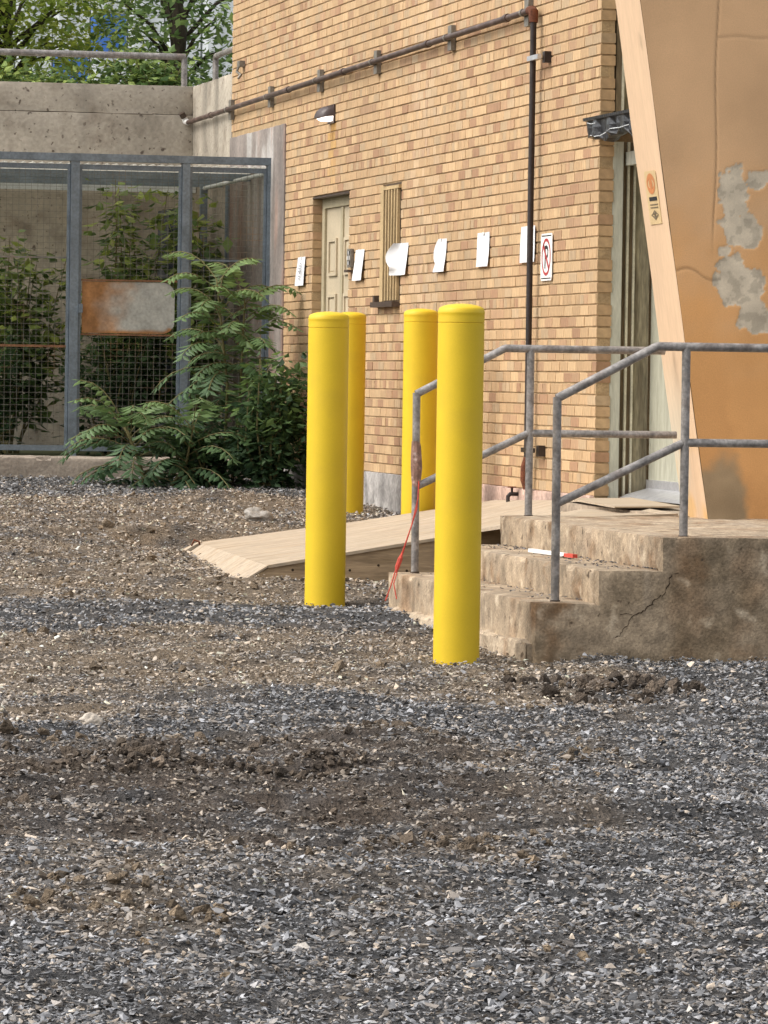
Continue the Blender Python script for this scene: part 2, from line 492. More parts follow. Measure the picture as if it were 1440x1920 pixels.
# crushed stones, far too many to count
def stone_protos(n, flat, seed, npt=7):
    r = np.random.default_rng(seed)
    out = []
    for k in range(n):
        bm = bmesh.new()
        pts = r.normal(size=(npt, 3)); pts /= np.linalg.norm(pts, axis=1, keepdims=True)
        pts *= r.uniform(0.75, 1.1, (npt, 1))
        pts *= np.array([1.0, r.uniform(0.55, 0.85), r.uniform(*flat)])
        for p in pts: bm.verts.new(p)
        bmesh.ops.convex_hull(bm, input=bm.verts[:])
        for v in [v for v in bm.verts if not v.link_faces]: bm.verts.remove(v)
        bmesh.ops.triangulate(bm, faces=bm.faces[:])
        bmesh.ops.recalc_face_normals(bm, faces=bm.faces[:])
        bm.verts.index_update()
        out.append((np.array([v.co[:] for v in bm.verts]), np.array([[v.index for v in f.verts] for f in bm.faces])))
        bm.free()
    return out


def scatter_stones(P, size, cols, seed, tilt=0.33, flat=(0.20, 0.40), nproto=30, npt=7):
    r = np.random.default_rng(seed)
    pr = stone_protos(nproto, flat, seed + 1, npt)
    pick = r.integers(0, nproto, len(P))
    Vs, Fs, Cs, off = [], [], [], 0
    for k in range(nproto):
        ii = np.where(pick == k)[0]
        if not len(ii): continue
        V0, F0 = pr[k]
        n = len(ii)
        a = r.uniform(0, 2 * np.pi, n); t = r.normal(0, tilt, n); t2 = r.normal(0, tilt, n)
        ca, sa, ct, st, cu, su = np.cos(a), np.sin(a), np.cos(t), np.sin(t), np.cos(t2), np.sin(t2)
        X = V0[None] * size[ii][:, None, None]
        x, y, z = X[..., 0], X[..., 1], X[..., 2]
        y, z = y * ct[:, None] - z * st[:, None], y * st[:, None] + z * ct[:, None]
        x, z = x * cu[:, None] + z * su[:, None], -x * su[:, None] + z * cu[:, None]
        x, y = x * ca[:, None] - y * sa[:, None], x * sa[:, None] + y * ca[:, None]
        V = np.stack([x, y, z], -1) + P[ii][:, None, :]
        Vs.append(V.reshape(-1, 3))
        nv = len(V0)
        Fs.append((F0[None] + (np.arange(n) * nv)[:, None, None]).reshape(-1, 3) + off)
        Cs.append(np.repeat(cols[ii], nv, axis=0))
        off += n * nv
    return np.concatenate(Vs), np.concatenate(Fs), np.concatenate(Cs)


def free_ground(x, y):
    ok = x < -0.03
    ok &= ~((x > -1.94) & (y > -6.53) & (y < -3.18))
    ok &= ~((x > -2.05) & (y > -0.45) & (y < 2.52))
    ok &= ~(y > 10.15)
    for bx, by in ((-2.28, -6.48), (-2.15, -2.66), (-0.49, 2.71), (-0.39, 5.54)):
        ok &= (x - bx) ** 2 + (y - by) ** 2 > 0.11 ** 2
    return ok


def stone_colors(x, y, r):
    b, dark = brownness(x, y)
    n = len(x)
    v = np.clip(np.exp(r.normal(0.05, 0.58, n)), 0.15, 2.5)
    grey = np.array([0.150, 0.150, 0.154])[None] * v[:, None]
    warm = r.random(n) < 0.12
    grey[warm] *= np.array([1.25, 1.05, 0.82])
    pale = r.random(n) < 0.012
    grey[pale] = np.array([0.42, 0.38, 0.33]) * r.uniform(0.7, 1.2, (pale.sum(), 1))
    vb = np.exp(r.normal(0, 0.55, n))
    br = np.array([0.30, 0.240, 0.178])[None] * vb[:, None]
    br = br * (1 - 0.52 * dark[:, None])
    t = np.clip(b + r.normal(0, 0.28, n), 0, 1)[:, None]
    return np.clip(grey * (1 - t) + br * t, 0.015, 0.6), b


r1 = np.random.default_rng(101)
N1 = 215000
y1 = -18.6 + 13.8 * r1.random(N1)
u1 = r1.uniform(-1, 1, N1)
d1 = (y1 + 27.87) / 0.979
x1 = (-1.28 + 0.206 * y1) + u1 * (0.08 * d1 + 0.75)
ok = free_ground(x1, y1)
x1, y1 = x1[ok], y1[ok]
b0, _ = brownness(x1, y1)
keep = r1.random(len(x1)) > 0.22 * b0
x1, y1 = x1[keep], y1[keep]
N2 = 78000
y2 = -4.9 + 15.2 * r1.random(N2)
x2 = r1.uniform(-5.6, -0.02, N2)
ok = free_ground(x2, y2) & (x2 > -1.28 + 0.206 * y2 - 0.085 * (y2 + 28) - 0.6)
x2, y2 = x2[ok], y2[ok]
X = np.concatenate([x1, x2]); Y = np.concatenate([y1, y2])
c, bb = stone_colors(X, Y, r1)
sz = np.concatenate([np.exp(r1.normal(math.log(0.0094), 0.40, len(x1))), np.exp(r1.normal(math.log(0.0135), 0.34, len(x2)))])
sz = np.clip(sz, 0.004, 0.026) * (1 - 0.12 * bb)
Z = ground_z(X, Y) + 0.003 + r1.uniform(-0.25, 0.9, len(X)) * sz
V, Fc, Cc = scatter_stones(np.stack([X, Y, Z], 1), sz, c, 55)
gv = obj('gravel', V, Fc, m_stone, cols=Cc)
gv['kind'] = 'stuff'
gv['label'] = 'loose crushed grey and brown stones covering the yard'
gv['category'] = 'gravel'
# crumbs and lumps of churned soil
r4 = np.random.default_rng(404)
yc = -16 + 24.5 * r4.random(60000) ** 1.3
xc_ = (-1.28 + 0.206 * yc) + r4.uniform(-1, 1, 60000) * (0.08 * (yc + 27.87) / 0.979 + 0.6)
okc = free_ground(xc_, yc)
xc_, yc = xc_[okc], yc[okc]
bq, dq = brownness(xc_, yc)
clus = smst(0.50, 0.66, fbm(P3(xc_, yc) * [0.7, 1.3, 1], 2.2, 88, 3))
okc = r4.random(len(xc_)) < (0.10 * bq + 0.9 * dq) * clus
xc_, yc, dq = xc_[okc], yc[okc], dq[okc]
sc_ = np.clip(np.exp(r4.normal(math.log(0.017), 0.45, len(xc_))), 0.006, 0.05)
# a heap of dark clods right of the steps
nh = 160
xh = -1.93 + r4.normal(0, 0.17, nh); yh = -8.1 + r4.normal(0, 0.22, nh)
xc_ = np.concatenate([xc_, xh]); yc = np.concatenate([yc, yh]); sc_ = np.concatenate([sc_, np.clip(np.exp(r4.normal(math.log(0.022), 0.5, nh)), 0.008, 0.05)]); dq = np.concatenate([dq, np.ones(nh)])
colc = (np.array([0.20, 0.15, 0.10])[None] * (1 - dq[:, None]) + np.array([0.085, 0.065, 0.048])[None] * dq[:, None]) * np.exp(r4.normal(0, 0.3, (len(xc_), 1)))
V, Fc, Cc = scatter_stones(np.stack([xc_, yc, ground_z(xc_, yc) + 0.3 * sc_], 1), sc_, colc, 91, 0.6, (0.55, 0.95), 24, 13)
sv = obj('soil_crumbs', V, Fc, m_ground, cols=Cc)
sv['kind'] = 'stuff'
sv['label'] = 'crumbs and lumps of churned brown soil in the gravel'
sv['category'] = 'soil'


# the kerb in front of the enclosure and the upper terrace
V, Fq = noisy_box(-9, -0.2, 10.25, 10.80, 0.2, 0.615, 0.06, 0.03, 0.012, 4)
cc = np.array([0.36, 0.30, 0.24])[None] * (0.75 + 0.5 * fbm(V, 4, 12))[:, None]
k = obj('kerb', V, Fq, m_kerb, cols=cc, smooth=True)
k['kind'] = 'structure'; k['label'] = 'low crumbling concrete kerb under the wire enclosure'
mb = MB().box(-60, 30, 15.2, 120, 2.5, 3.72)
t = mb.build('terrace_ground', m_terrace); t['kind'] = 'structure'; t['label'] = 'raised ground behind the retaining wall'
mb = MB().box(-9, -0.01, 10.82, 14.86, 0.2, 0.60)
t = mb.build('enclosure_ground', m_terrace); t['kind'] = 'structure'; t['label'] = 'dark soil floor inside the wire enclosure'

# ------------------------------------------------------------------ brick building
bld = thing('brick_building', 'tan brick building with barred window, cream door and recessed timber entrance', 'building', (0.0, 0.0, 0.0))
CH, BH = 0.0677, 0.0577
Z0 = 0.60
YW = 12.85
JOINT_Y = 4.95
DOOR = (7.62, 9.07, 0.0, 2.69)
WIN = (5.72, 6.39, 1.84, 2.70)
PATCH = (10.26, 12.9, 0.0, 3.33)
ncourse = 70


def spans(z0, z1):
    """free y spans of a course"""
    sp = [(0.0, JOINT_Y), (JOINT_Y, YW)]
    for (a, b, c, d) in (DOOR, WIN, PATCH):
        if z0 < d - 0.02 and z1 > c + 0.02:
            ns = []
            for (p, q) in sp:
                if b <= p or a >= q: ns.append((p, q)); continue
                if a > p: ns.append((p, a))
                if b < q: ns.append((b, q))
            sp = ns
    return sp


PAL = [((0.465, 0.308, 0.168), 0.46), ((0.53, 0.365, 0.202), 0.20), ((0.415, 0.305, 0.188), 0.13), ((0.385, 0.235, 0.138), 0.16), ((0.31, 0.168, 0.10), 0.05)]
PW = np.cumsum([w for _, w in PAL])


def brick_col(y, z, r):
    q = r.random()
    low = max(0.0, min(1.0, (1.9 - z) / 1.2))
    q = min(0.999, q + 0.16 * low * r.random() + (0.10 * r.random() if y > 5 else 0) * low)
    k = int(np.searchsorted(PW, q))
    c = np.array(PAL[k][0]) * 0.7 + np.array([0.462, 0.305, 0.165]) * 0.3
    pv = np.array([[0.0, y, z]])
    c = c * r.uniform(0.91, 1.09) * (0.86 + 0.28 * float(fbm(pv * [1, 0.8, 0.5], 1.1, 301, 3)[0]))
    if abs(y - JOINT_Y) < 0.45 and r.random() < 0.5:
        c = c * 0.75 + np.array([0.56, 0.43, 0.30]) * 0.25
    # orange run-off stain under the wall lamp, pale wash on odd bricks
    if abs(y - 8.33) < 0.13 and 2.70 < z < 3.24:
        k = 0.15 + 0.5 * (z - 2.7) / 0.54
        c = c * (1 - k) + np.array([0.56, 0.32, 0.07]) * k
    return c


r2 = np.random.default_rng(5)
bricks = []
mort = MB()
for i in range(ncourse):
    z0 = Z0 + i * CH
    z1 = z0 + BH
    header = (i % 4 == 1)
    pitch = 0.1015 if header else 0.203
    for (p, q) in spans(z0, z1):
        mort.box(0.0035, 0.05, p + 0.004, q - 0.004, z0 + 0.0005, z1 - 0.0005)
        phase = (0.25 if header else 0.5 * (i % 2)) * pitch + (0.06 if p >= JOINT_Y else 0)
        k0 = math.floor((p - phase) / pitch) - 1
        y = phase + k0 * pitch
        while y < q:
            a, b = max(y, p), min(y + pitch - 0.0085, q)
            if b - a > 0.018:
                bricks.append((a, b, z0, z1, header))
            y += pitch
mort.box(0.0078, 0.5, 0.125, DOOR[0] - 0.006, 0.2, Z0 + ncourse * CH)
mort.box(0.0078, 0.087, 0.006, 0.125, 0.2, Z0 + ncourse * CH)
mort.box(0.0078, 0.5, DOOR[1] + 0.006, YW - 0.006, 0.2, Z0 + ncourse * CH)
mort.box(0.0078, 0.5, DOOR[0] - 0.006, DOOR[1] + 0.006, DOOR[3] + 0.006, Z0 + ncourse * CH)
# (window hole is shallow: its own backing sits in front of this core)
mort.build('mortar', m_mortar, bld, fix=False)


def brick_geo(a, b, z0, z1, r):
    dx = r.uniform(-0.002, 0.002)
    e = 0.0022
    x0 = dx
    z0 += r.uniform(-0.001, 0.001); z1 += r.uniform(-0.001, 0.001)
    V = [(x0 + e, a, z0), (0.092, a, z0), (0.092, b, z0), (x0 + e, b, z0), (x0 + e, a, z1), (0.092, a, z1), (0.092, b, z1), (x0 + e, b, z1),
         (x0, a + e, z0 + e), (x0, b - e, z0 + e), (x0, b - e, z1 - e), (x0, a + e, z1 - e)]
    F = [(0, 3, 2, 1), (4, 5, 6, 7), (0, 1, 5, 4), (2, 3, 7, 6), (8, 11, 10, 9), (0, 8, 9, 3), (3, 9, 10, 7), (7, 10, 11, 4), (4, 11, 8, 0)]
    return V, F


def seen(bk):
    a, b, z0, z1, h = bk
    if z0 > 3.60: return -1
    d = np.array([0, (a + b) / 2, z0]) - CAM
    if 1.60 < (a + b) / 2 < 1.84: return -1
    return (b - a) * (z1 - z0) / (d @ fwd) ** 3


order = sorted(range(len(bricks)), key=lambda i: -(seen(bricks[i]) * (1e9 if bricks[i][0] < 1.55 else 1)))
single = set(order[:300])
rest = MB()
for i, (a, b, z0, z1, h) in enumerate(bricks):
    V, F = brick_geo(a, b, z0, z1, r2)
    c = tuple(brick_col((a + b) / 2, z0, r2))
    if i in single:
        ct = np.array(V).mean(0)
        me = mesh_np('brick', np.array(V) - ct, F, np.tile(np.array(c), (len(V), 1)))
        me.materials.append(m_brick)
        o = bpy.data.objects.new('brick', me)
        o.location = ct
        o.parent = bld
        COL.objects.link(o)
    else:
        rest.add(V, F, c)
o = rest.build('brickwork', m_brick, bld, fix=False)
o['kind'] = 'stuff'
o['label'] = 'remaining tan bricks of the long wall'
# foundation under the bricks
V, Fq = noisy_box(-0.018, 0.3, 0.02, 10.26, -0.3, Z0 - 0.003, 0.05, 0.008, 0.006, 8)
n = fbm(V, 2.0, 40)
pk = smst(4.2, 3.2, V[:, 1])[:, None]
cc = (np.array([0.30, 0.28, 0.26])[None] * (1 - pk) + np.array([0.42, 0.29, 0.23])[None] * pk) * (0.45 + 1.1 * fbm(V * [1, 2.5, 0.8], 4, 41))[:, None]
obj('foundation', V, Fq, m_found, bld, cc, True)
# rendered grey patch at the far end of the wall
V, Fq = noisy_box(-0.012, 0.3, 10.265, 12.849, -0.2, 3.325, 0.06, 0.006, 0.004, 9)
st = fbm(V * [1, 3.0, 0.35], 2.2, 44)[:, None]
cc = np.array([0.24, 0.205, 0.18])[None] * (0.6 + 0.7 * st)
wst = smst(0.55, 0.68, fbm(V * [1, 2.2, 0.4], 1.8, 46))[:, None] * smst(1.5, 3.0, V[:, 2])[:, None]
cc = cc * (1 - wst) + np.array([0.40, 0.375, 0.345])[None] * wst
rs = smst(0.52, 0.66, fbm(V * [1, 3, 0.5], 1.6, 47))[:, None]
cc = cc * (1 - 0.5 * rs) + np.array([0.30, 0.17, 0.12])[None] * 0.5 * rs
obj('render_patch', V, Fq, m_plaster, bld, cc, True)

# cream door in its recess
XD = 0.095
MB().box(XD + 0.05, XD + 0.3, DOOR[0], DOOR[1], 0.2, DOOR[3]).build('recess_back', m_opening, bld)
fr = MB()
fr.box(XD - 0.02, XD + 0.05, 8.965, DOOR[1] - 0.001, 0.3, 2.688)
fr.box(XD - 0.02, XD + 0.05, DOOR[0] + 0.001, 7.73, 0.3, 2.688)
fr.box(XD - 0.02, XD + 0.05, 7.73, 8.965, 2.60, 2.688)
fr.build('door_frame', m_framegrey, bld)


def door_leaf(y0, y1, name):
    d = MB().box(XD, XD + 0.045, y0, y1, 0.42, 2.597).build(name, m_cream, bld)
    w = y1 - y0
    pa, pb = y0 + 0.29 * w, y0 + 0.83 * w
    for za, zb in ((2.07, 2.36), (1.15, 1.93), (0.6, 1.05)):
        mm = MB()
        f = 0.045
        mm.box(XD - 0.016, XD + 0.002, pa, pa + f, za, zb)
        mm.box(XD - 0.016, XD + 0.002, pb - f, pb, za, zb)
        mm.box(XD - 0.016, XD + 0.002, pa + f, pb - f, za, za + 0.025)
        mm.box(XD - 0.016, XD + 0.002, pa + f, pb - f, zb - 0.025, zb)
        mm.box(XD - 0.006, XD + 0.002, pa + f + 0.02, pb - f - 0.02, za + 0.04, zb - 0.04)
        mm.build('panel_moulding', m_cream, d)
    return d


door_leaf(8.33, 8.962, 'door')
door_leaf(7.735, 8.315, 'door')
MB().box(XD - 0.012, XD + 0.01, 8.27, 8.36, 0.42, 2.596).build('cover_strip', m_framegrey, bld)
MB().box(-0.003, 0.09, DOOR[0] + 0.0, DOOR[1], 2.675, 2.690).build('lintel', m_darkbrown, bld)

# narrow barred window
wn = MB().box(0.006, 0.0125, WIN[0], WIN[1], WIN[2], WIN[3] - 0.01).build('window', m_opening, bld)
MB().box(-0.012, 0.006, WIN[1] - 0.10, WIN[1] + 0.005, WIN[2], WIN[3] - 0.02).build('jamb_board', m_bars, wn)
MB().box(-0.020, 0.004, WIN[0] + 0.0, WIN[1] - 0.10, WIN[3] - 0.055, WIN[3] - 0.03).build('head_strip', m_bars, wn)
for kk in range(6):
    yb = WIN[0] + 0.035 + kk * 0.098
    MB().box(-0.020, 0.002, yb, yb + 0.030, WIN[2] + 0.005, WIN[3] - 0.058).build('bar', m_bars, wn)
MB().box(-0.060, -0.001, WIN[0] - 0.005, WIN[1] + 0.10, WIN[2] - 0.042, WIN[2] - 0.004).build('sill', m_darkbrown, wn)
MB().box(-0.045, -0.002, WIN[1] + 0.02, WIN[1] + 0.08, WIN[2] - 0.004, WIN[2] + 0.045).build('latch_box', m_darkbrown, wn)

# tall timber entrance recessed between the brick corner and the orange buttress
ent = MB().box(0.345, 0.40, -3.05, 0.03, 0.60, 2.66).build('entrance_door', m_paledoor, bld)
for yy in (-0.95, -1.9):
    MB().box(0.338, 0.3449, yy, yy + 0.02, 0.62, 2.65).build('board_gap', m_crack, ent)
jz = 2.72
MB().box(0.088, 0.152, 0.004, 0.12, 0.58, jz).build('jamb_post', m_palepost, bld)
MB().box(0.152, 0.186, 0.055, 0.12, 0.58, jz).build('jamb_strip', m_olived, bld)
MB().box(0.186, 0.200, 0.030, 0.12, 0.58, jz).build('jamb_bead', m_bead, bld)
MB().box(0.200, 0.228, 0.055, 0.12, 0.58, jz).build('jamb_strip', m_olived, bld)
MB().box(0.228, 0.240, 0.035, 0.12, 0.58, jz).build('jamb_bead', m_bead, bld)
MB().box(0.240, 0.336, 0.050, 0.12, 0.58, jz).build('jamb_panel', m_olive, bld)
MB().box(0.17, 0.34, -3.05, 0.03, 2.58, 2.66).build('entrance_head', m_palepost, bld)
MB().box(0.100, 0.135, 0.010, 0.12, 2.86, 5.3).build('upper_strip', m_olived, bld)
MB().box(0.135, 0.150, 0.004, 0.12, 2.86, 5.3).build('upper_bead', m_bead, bld)
MB().box(0.150, 0.205, 0.040, 0.12, 2.86, 5.3).build('upper_panel', m_olive, bld)
MB().box(0.205, 0.220, 0.015, 0.12, 2.86, 5.3).build('upper_bead', m_bead, bld)
MB().box(0.225, 0.30, -3.05, 0.119, 2.86, 5.3).build('upper_panel', m_olive, bld)
MB().box(0.30, 3.0, -3.05, 0.0, 2.7, 5.3).build('core', m_mortar, bld)

# black flashing over the entrance
fl = thing('flashing', 'torn glossy black flashing strip above the recessed entrance', 'flashing', (-0.02, -1.4, 2.72))
nn = 60
ys = np.linspace(0.17, -3.04, nn)
Vf, Ff = [], []
for i, y in enumerate(ys):
    w = 0.012 * math.sin(y * 21) + 0.012 * math.sin(y * 37 + 1)
    zb = 2.735 + 0.02 * math.sin(y * 9 + 0.5) + 0.010 * math.sin(y * 31)
    xs = [(-0.01, 2.872), (-0.062, 2.862), (-0.060, 2.845), (-0.042 + w * 0.5, 2.84), (-0.040 + w, 2.80), (-0.036 + w * 1.3, zb + 0.02), (-0.030 + w * 0.6, zb), (0.02, zb - 0.004), (0.05, zb + 0.01), (0.05, 2.872)]
    Vf += [(x, y, z) for x, z in xs]
for i in range(nn - 1):
    for j in range(10):
        a, b = i * 10 + j, i * 10 + (j + 1) % 10
        Ff.append((a, b, b + 10, a + 10))
Ff += [tuple(range(10)), tuple(range((nn - 1) * 10, nn * 10))]
obj('strip', Vf, Ff, m_blackplastic, fl, smooth=False)
tw = MB()
for (ya, yb, za, zb) in ((0.02, -0.22, 2.755, 2.742), (-0.22, -0.45, 2.742, 2.772), (-0.45, -0.9, 2.772, 2.775), (0.10, -0.10, 2.832, 2.822)):
    tw.tube([(-0.052, ya, za), (-0.054, (ya + yb) / 2, (za + zb) / 2 - 0.006), (-0.052, yb, zb)], 0.0025, 5)
tw.build('torn_edge', m_whiteedge, fl)

# metal threshold plate
th_ = thing('threshold_plate', 'bright aluminium threshold plate at the foot of the entrance', 'threshold', (0.2, -1.4, 0.6))
MB().prism([(0.16, 0.592), (0.20, 0.612), (0.335, 0.650), (0.335, 0.592)], 1, -3.0, 0.0).build('plate', m_alu, th_)
MB().box(0.33, 0.344, -3.0, 0.03, 0.62, 0.70).build('kick_strip', m_alu, th_)

# ------------------------------------------------------------------ orange buttress wall
XE = lambda z: -0.281 - 0.1525 * (z - 0.57)
but = thing('buttress_wall', 'leaning orange painted concrete buttress wall with grey peeled patches', 'wall', (0.5, -3.3, 0.56))
nu, nv = 240, 560
uu = np.linspace(0, 1, nu) ** 1.7
zz = np.linspace(0.55, 5.2, nv)
UU, ZZ = np.meshgrid(uu, zz, indexing='ij')
XX = XE(ZZ) + UU * (1.6 - XE(ZZ))
pp = np.stack([XX.ravel(), np.zeros(XX.size), ZZ.ravel()], 1)


def ell(cx, cz, rx, rz):
    return 1 - np.sqrt(((pp[:, 0] - cx) / rx) ** 2 + ((pp[:, 2] - cz) / rz) ** 2)


nw = fbm(pp, 6.0, 61, 4) - 0.5
nw2 = fbm(pp, 22.0, 62, 3) - 0.5
pk = np.max([ell(-0.17, 2.27, 0.085, 0.16), ell(-0.03, 2.36, 0.09, 0.07), ell(-0.15, 2.10, 0.10, 0.09), ell(-0.09, 2.06, 0.10, 0.07), ell(-0.22, 1.98, 0.04, 0.03), ell(-0.17, 1.83, 0.09, 0.13),
             ell(-0.08, 1.80, 0.09, 0.10), ell(-0.06, 1.68, 0.07, 0.08), ell(0.0, 1.61, 0.12, 0.06), ell(0.35, 2.0, 0.2, 0.3), ell(0.10, 2.42, 0.06, 0.05)], axis=0)
nw3 = fbm(pp, 55.0, 63, 2) - 0.5
peel = smst(-0.01, 0.04, pk + 1.0 * nw + 0.7 * nw2 + 0.25 * nw3)
pk2 = np.max([ell(-0.20, 0.62, 0.15, 0.36), ell(-0.28, 0.60, 0.16, 0.30)], axis=0)
grey2 = 0.92 * smst(-0.05, 0.35, pk2 + 0.45 * nw + 0.2 * nw2)
up_ = smst(1.3, 2.6, pp[:, 2] + 0.8 * nw)[:, None]
ora = np.array([0.68, 0.355, 0.135])[None] * (1 - up_) + np.array([0.64, 0.40, 0.215])[None] * up_
st = (fbm(pp * [1, 1, 0.5], 3.0, 65, 4) - 0.5)[:, None]
ora = ora * (1 + 0.22 * st)
low = smst(1.6, 0.9, pp[:, 2])[:, None] * smst(0.42, 0.6, fbm(pp * [1, 1, 0.6], 3.4, 66, 4))[:, None]
ora = ora * (1 - 0.28 * low) + np.array([0.38, 0.19, 0.07])[None] * 0.28 * low
ora2 = ora
gcol = np.array([0.56, 0.48, 0.36])[None] * (0.75 + 0.5 * fbm(pp, 14, 67, 3))[:, None]
gcol = np.where((nw2 > 0.1)[:, None], gcol * 0.8, gcol)
cc = ora2 * (1 - peel[:, None]) + gcol * peel[:, None]
g2c = np.array([0.30, 0.225, 0.135])[None] * (0.7 + 0.6 * fbm(pp, 9, 68, 3))[:, None]
cc = cc * (1 - grey2[:, None]) + g2c * grey2[:, None]
# shallow formwork grooves and a crack
groove = np.exp(-((pp[:, 0] + 0.275 + 0.006 * np.sin(pp[:, 2] * 7)) / 0.0050) ** 2) * smst(1.9, 2.2, pp[:, 2])
groove = np.maximum(groove, np.exp(-((pp[:, 2] - 3.10 - 0.004 * np.sin(pp[:, 0] * 30)) / 0.007) ** 2) * (pp[:, 0] > -0.275) * 0.5)
cr = np.exp(-((pp[:, 2] - (1.865 - 0.045 * np.cos((pp[:, 0] + 0.42) * 12) * 0 - 0.30 * np.maximum(0, pp[:, 0] + 0.36) + 0.02 * np.sin(pp[:, 0] * 26))) / 0.0075) ** 2) * (pp[:, 0] < -0.23)
groove = np.maximum(groove, cr * 0.9)
cc = cc * (1 - 0.35 * groove[:, None])
Y0 = -3.56 + 0.003 * peel + 0.004 * groove + 0.006 * (fbm(pp, 3, 70) - 0.5)
pp2 = pp.copy(); pp2[:, 1] = Y0
idx = np.arange(nu * nv).reshape(nu, nv)
FF = np.stack([idx[:-1, :-1], idx[1:, :-1], idx[1:, 1:], idx[:-1, 1:]], -1).reshape(-1, 4)
obj('painted_face', pp2, FF, m_stucco, but, cc, True)
# core and the pale end face
z0_, z1_ = 0.55, 5.2
mb = MB().prism([(XE(z0_) + 0.012, z0_), (1.6, z0_), (1.6, z1_), (XE(z1_) + 0.012, z1_)], 1, -3.545, -3.06)
mb.build('core', m_mortar, but)
ne = 120
Ve, Fe, Ce = [], [], []
yy_ = np.linspace(-3.5565, -3.055, 12)
for z in np.linspace(z0_, z1_, ne):
    for y in yy_:
        Ve.append((XE(z) - 0.002 + 0.003 * (math.sin(z * 5 + y * 9)) * 0.5, y, z))
Ve = np.array(Ve)
for i in range(ne - 1):
    for j in range(11):
        a = i * 12 + j
        Fe.append((a, a + 1, a + 13, a + 12))
nz = fbm(Ve * [1, 3, 0.6], 2.5, 71, 4)
lowm = smst(1.55, 0.8, Ve[:, 2])[:, None]
pal = np.array([0.63, 0.44, 0.28])[None] * (0.90 + 0.2 * fbm(Ve * [1, 8, 0.5], 2.0, 72, 3))[:, None]
wsh = np.array([0.56, 0.50, 0.38])[None]
yl = np.array([0.62, 0.36, 0.12])[None]
ww = smst(-3.38, -3.15, Ve[:, 1] + 0.5 * (nz - 0.5))[:, None] * lowm
pal = pal * (1 - ww) + wsh * ww
y2_ = smst(0.5, 0.62, fbm(Ve, 5, 73, 3))[:, None] * smst(1.1, 0.7, Ve[:, 2])[:, None]
pal = pal * (1 - 0.7 * y2_) + yl * 0.7 * y2_
kn = np.exp(-((Ve[:, 1] + 3.45) / 0.02) ** 2 - ((Ve[:, 2] - 3.07) / 0.035) ** 2)[:, None]
pal = pal * (1 - 0.6 * kn)
m_ends = M('pale_end_face', attr=True, rough=0.75, var=0.06, scale=4, fine=16, bump=0.05, stretch=(6, 6, 0.5))
obj('end_face', Ve, Fe, m_ends, but, pal, True)


def onedge(y, z, off):
    return (XE(z) - off, y, z)


stk = thing('label_plate', 'small cream label with orange oval on the pale slanted end face', 'label', onedge(-3.3, 2.13, 0.004))


def edge_poly(pts, off, name, mat):
    V = [onedge(y, z, off) for y, z in pts] + [onedge(y, z, off - 0.003) for y, z in pts]
    n = len(pts)
    F = [tuple(range(n)), tuple(range(2 * n - 1, n - 1, -1))] + [(i, (i + 1) % n, (i + 1) % n + n, i + n) for i in range(n)]
    mb = MB().add(V, F)
    return mb.build(name, mat, stk)


def edge_ring(cy, cz, ry, rz, w, off, name, mat, n=24):
    mb = MB()
    for i in range(n):
        a, b = 2 * math.pi * i / n, 2 * math.pi * (i + 1) / n
        q = []
        for an, k in ((a, 1), (b, 1), (b, 0), (a, 0)):
            q.append(onedge(cy + (ry - (1 - k) * w) * math.cos(an), cz + (rz - (1 - k) * w * 1.4) * math.sin(an), off))
        mb.add(q, [(0, 1, 2, 3)])
    return mb.build(name, mat, stk)


edge_poly([(-3.43, 2.12), (-3.20, 2.12), (-3.20, 2.385), (-3.215, 2.40), (-3.415, 2.40), (-3.43, 2.385)], 0.007, 'label_base', m_sticker)
edge_ring(-3.315, 2.332, 0.082, 0.055, 0.022, 0.0085, 'oval', m_stickero)
edge_ring(-3.315, 2.332, 0.035, 0.026, 0.02, 0.0085, 'oval_mark', m_stickero)
edge_poly([(-3.40, 2.243), (-3.25, 2.243), (-3.25, 2.263), (-3.40, 2.263)], 0.0095, 'dark_bar', m_black)
edge_poly([(-3.40, 2.220), (-3.25, 2.220), (-3.25, 2.226), (-3.40, 2.226)], 0.0095, 'thin_line', m_olived)
edge_poly([(-3.40, 2.205), (-3.25, 2.205), (-3.25, 2.210), (-3.40, 2.210)], 0.0095, 'thin_line', m_olived)
edge_ring(-3.325, 2.168, 0.075, 0.026, 0.012, 0.0095, 'frame_line', m_olived, 4)
edge_ring(-3.325, 2.168, 0.018, 0.009, 0.016, 0.0095, 'dot', m_olived, 10)

# ------------------------------------------------------------------ concrete steps and platform
stp = thing('concrete_steps', 'worn cracked concrete steps and landing with brown stains', 'steps', (-1.6, -4.8, 0.0))


def conc(V, seed):
    n = fbm(V, 2.5, seed, 4)
    c = np.array([0.345, 0.265, 0.18])[None] * (0.55 + 0.9 * n)[:, None]
    s = smst(0.55, 0.70, fbm(V * [1, 1, 0.7], 3.3, seed + 9, 4))[:, None]
    c = c * (1 - 0.45 * s) + np.array([0.24, 0.13, 0.06])[None] * 0.45 * s
    # near side face: shade painted in as a darker tone, plus brown mottled stains
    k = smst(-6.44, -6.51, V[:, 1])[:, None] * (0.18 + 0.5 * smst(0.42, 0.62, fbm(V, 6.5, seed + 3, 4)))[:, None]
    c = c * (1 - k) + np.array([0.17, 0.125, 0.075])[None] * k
    wd = smst(0.60, 0.68, fbm(V * [3, 1, 0.35], 3.0, seed + 21, 3))[:, None] * 0.4
    c = c * (1 - wd) + np.array([0.40, 0.33, 0.25])[None] * wd
    return c


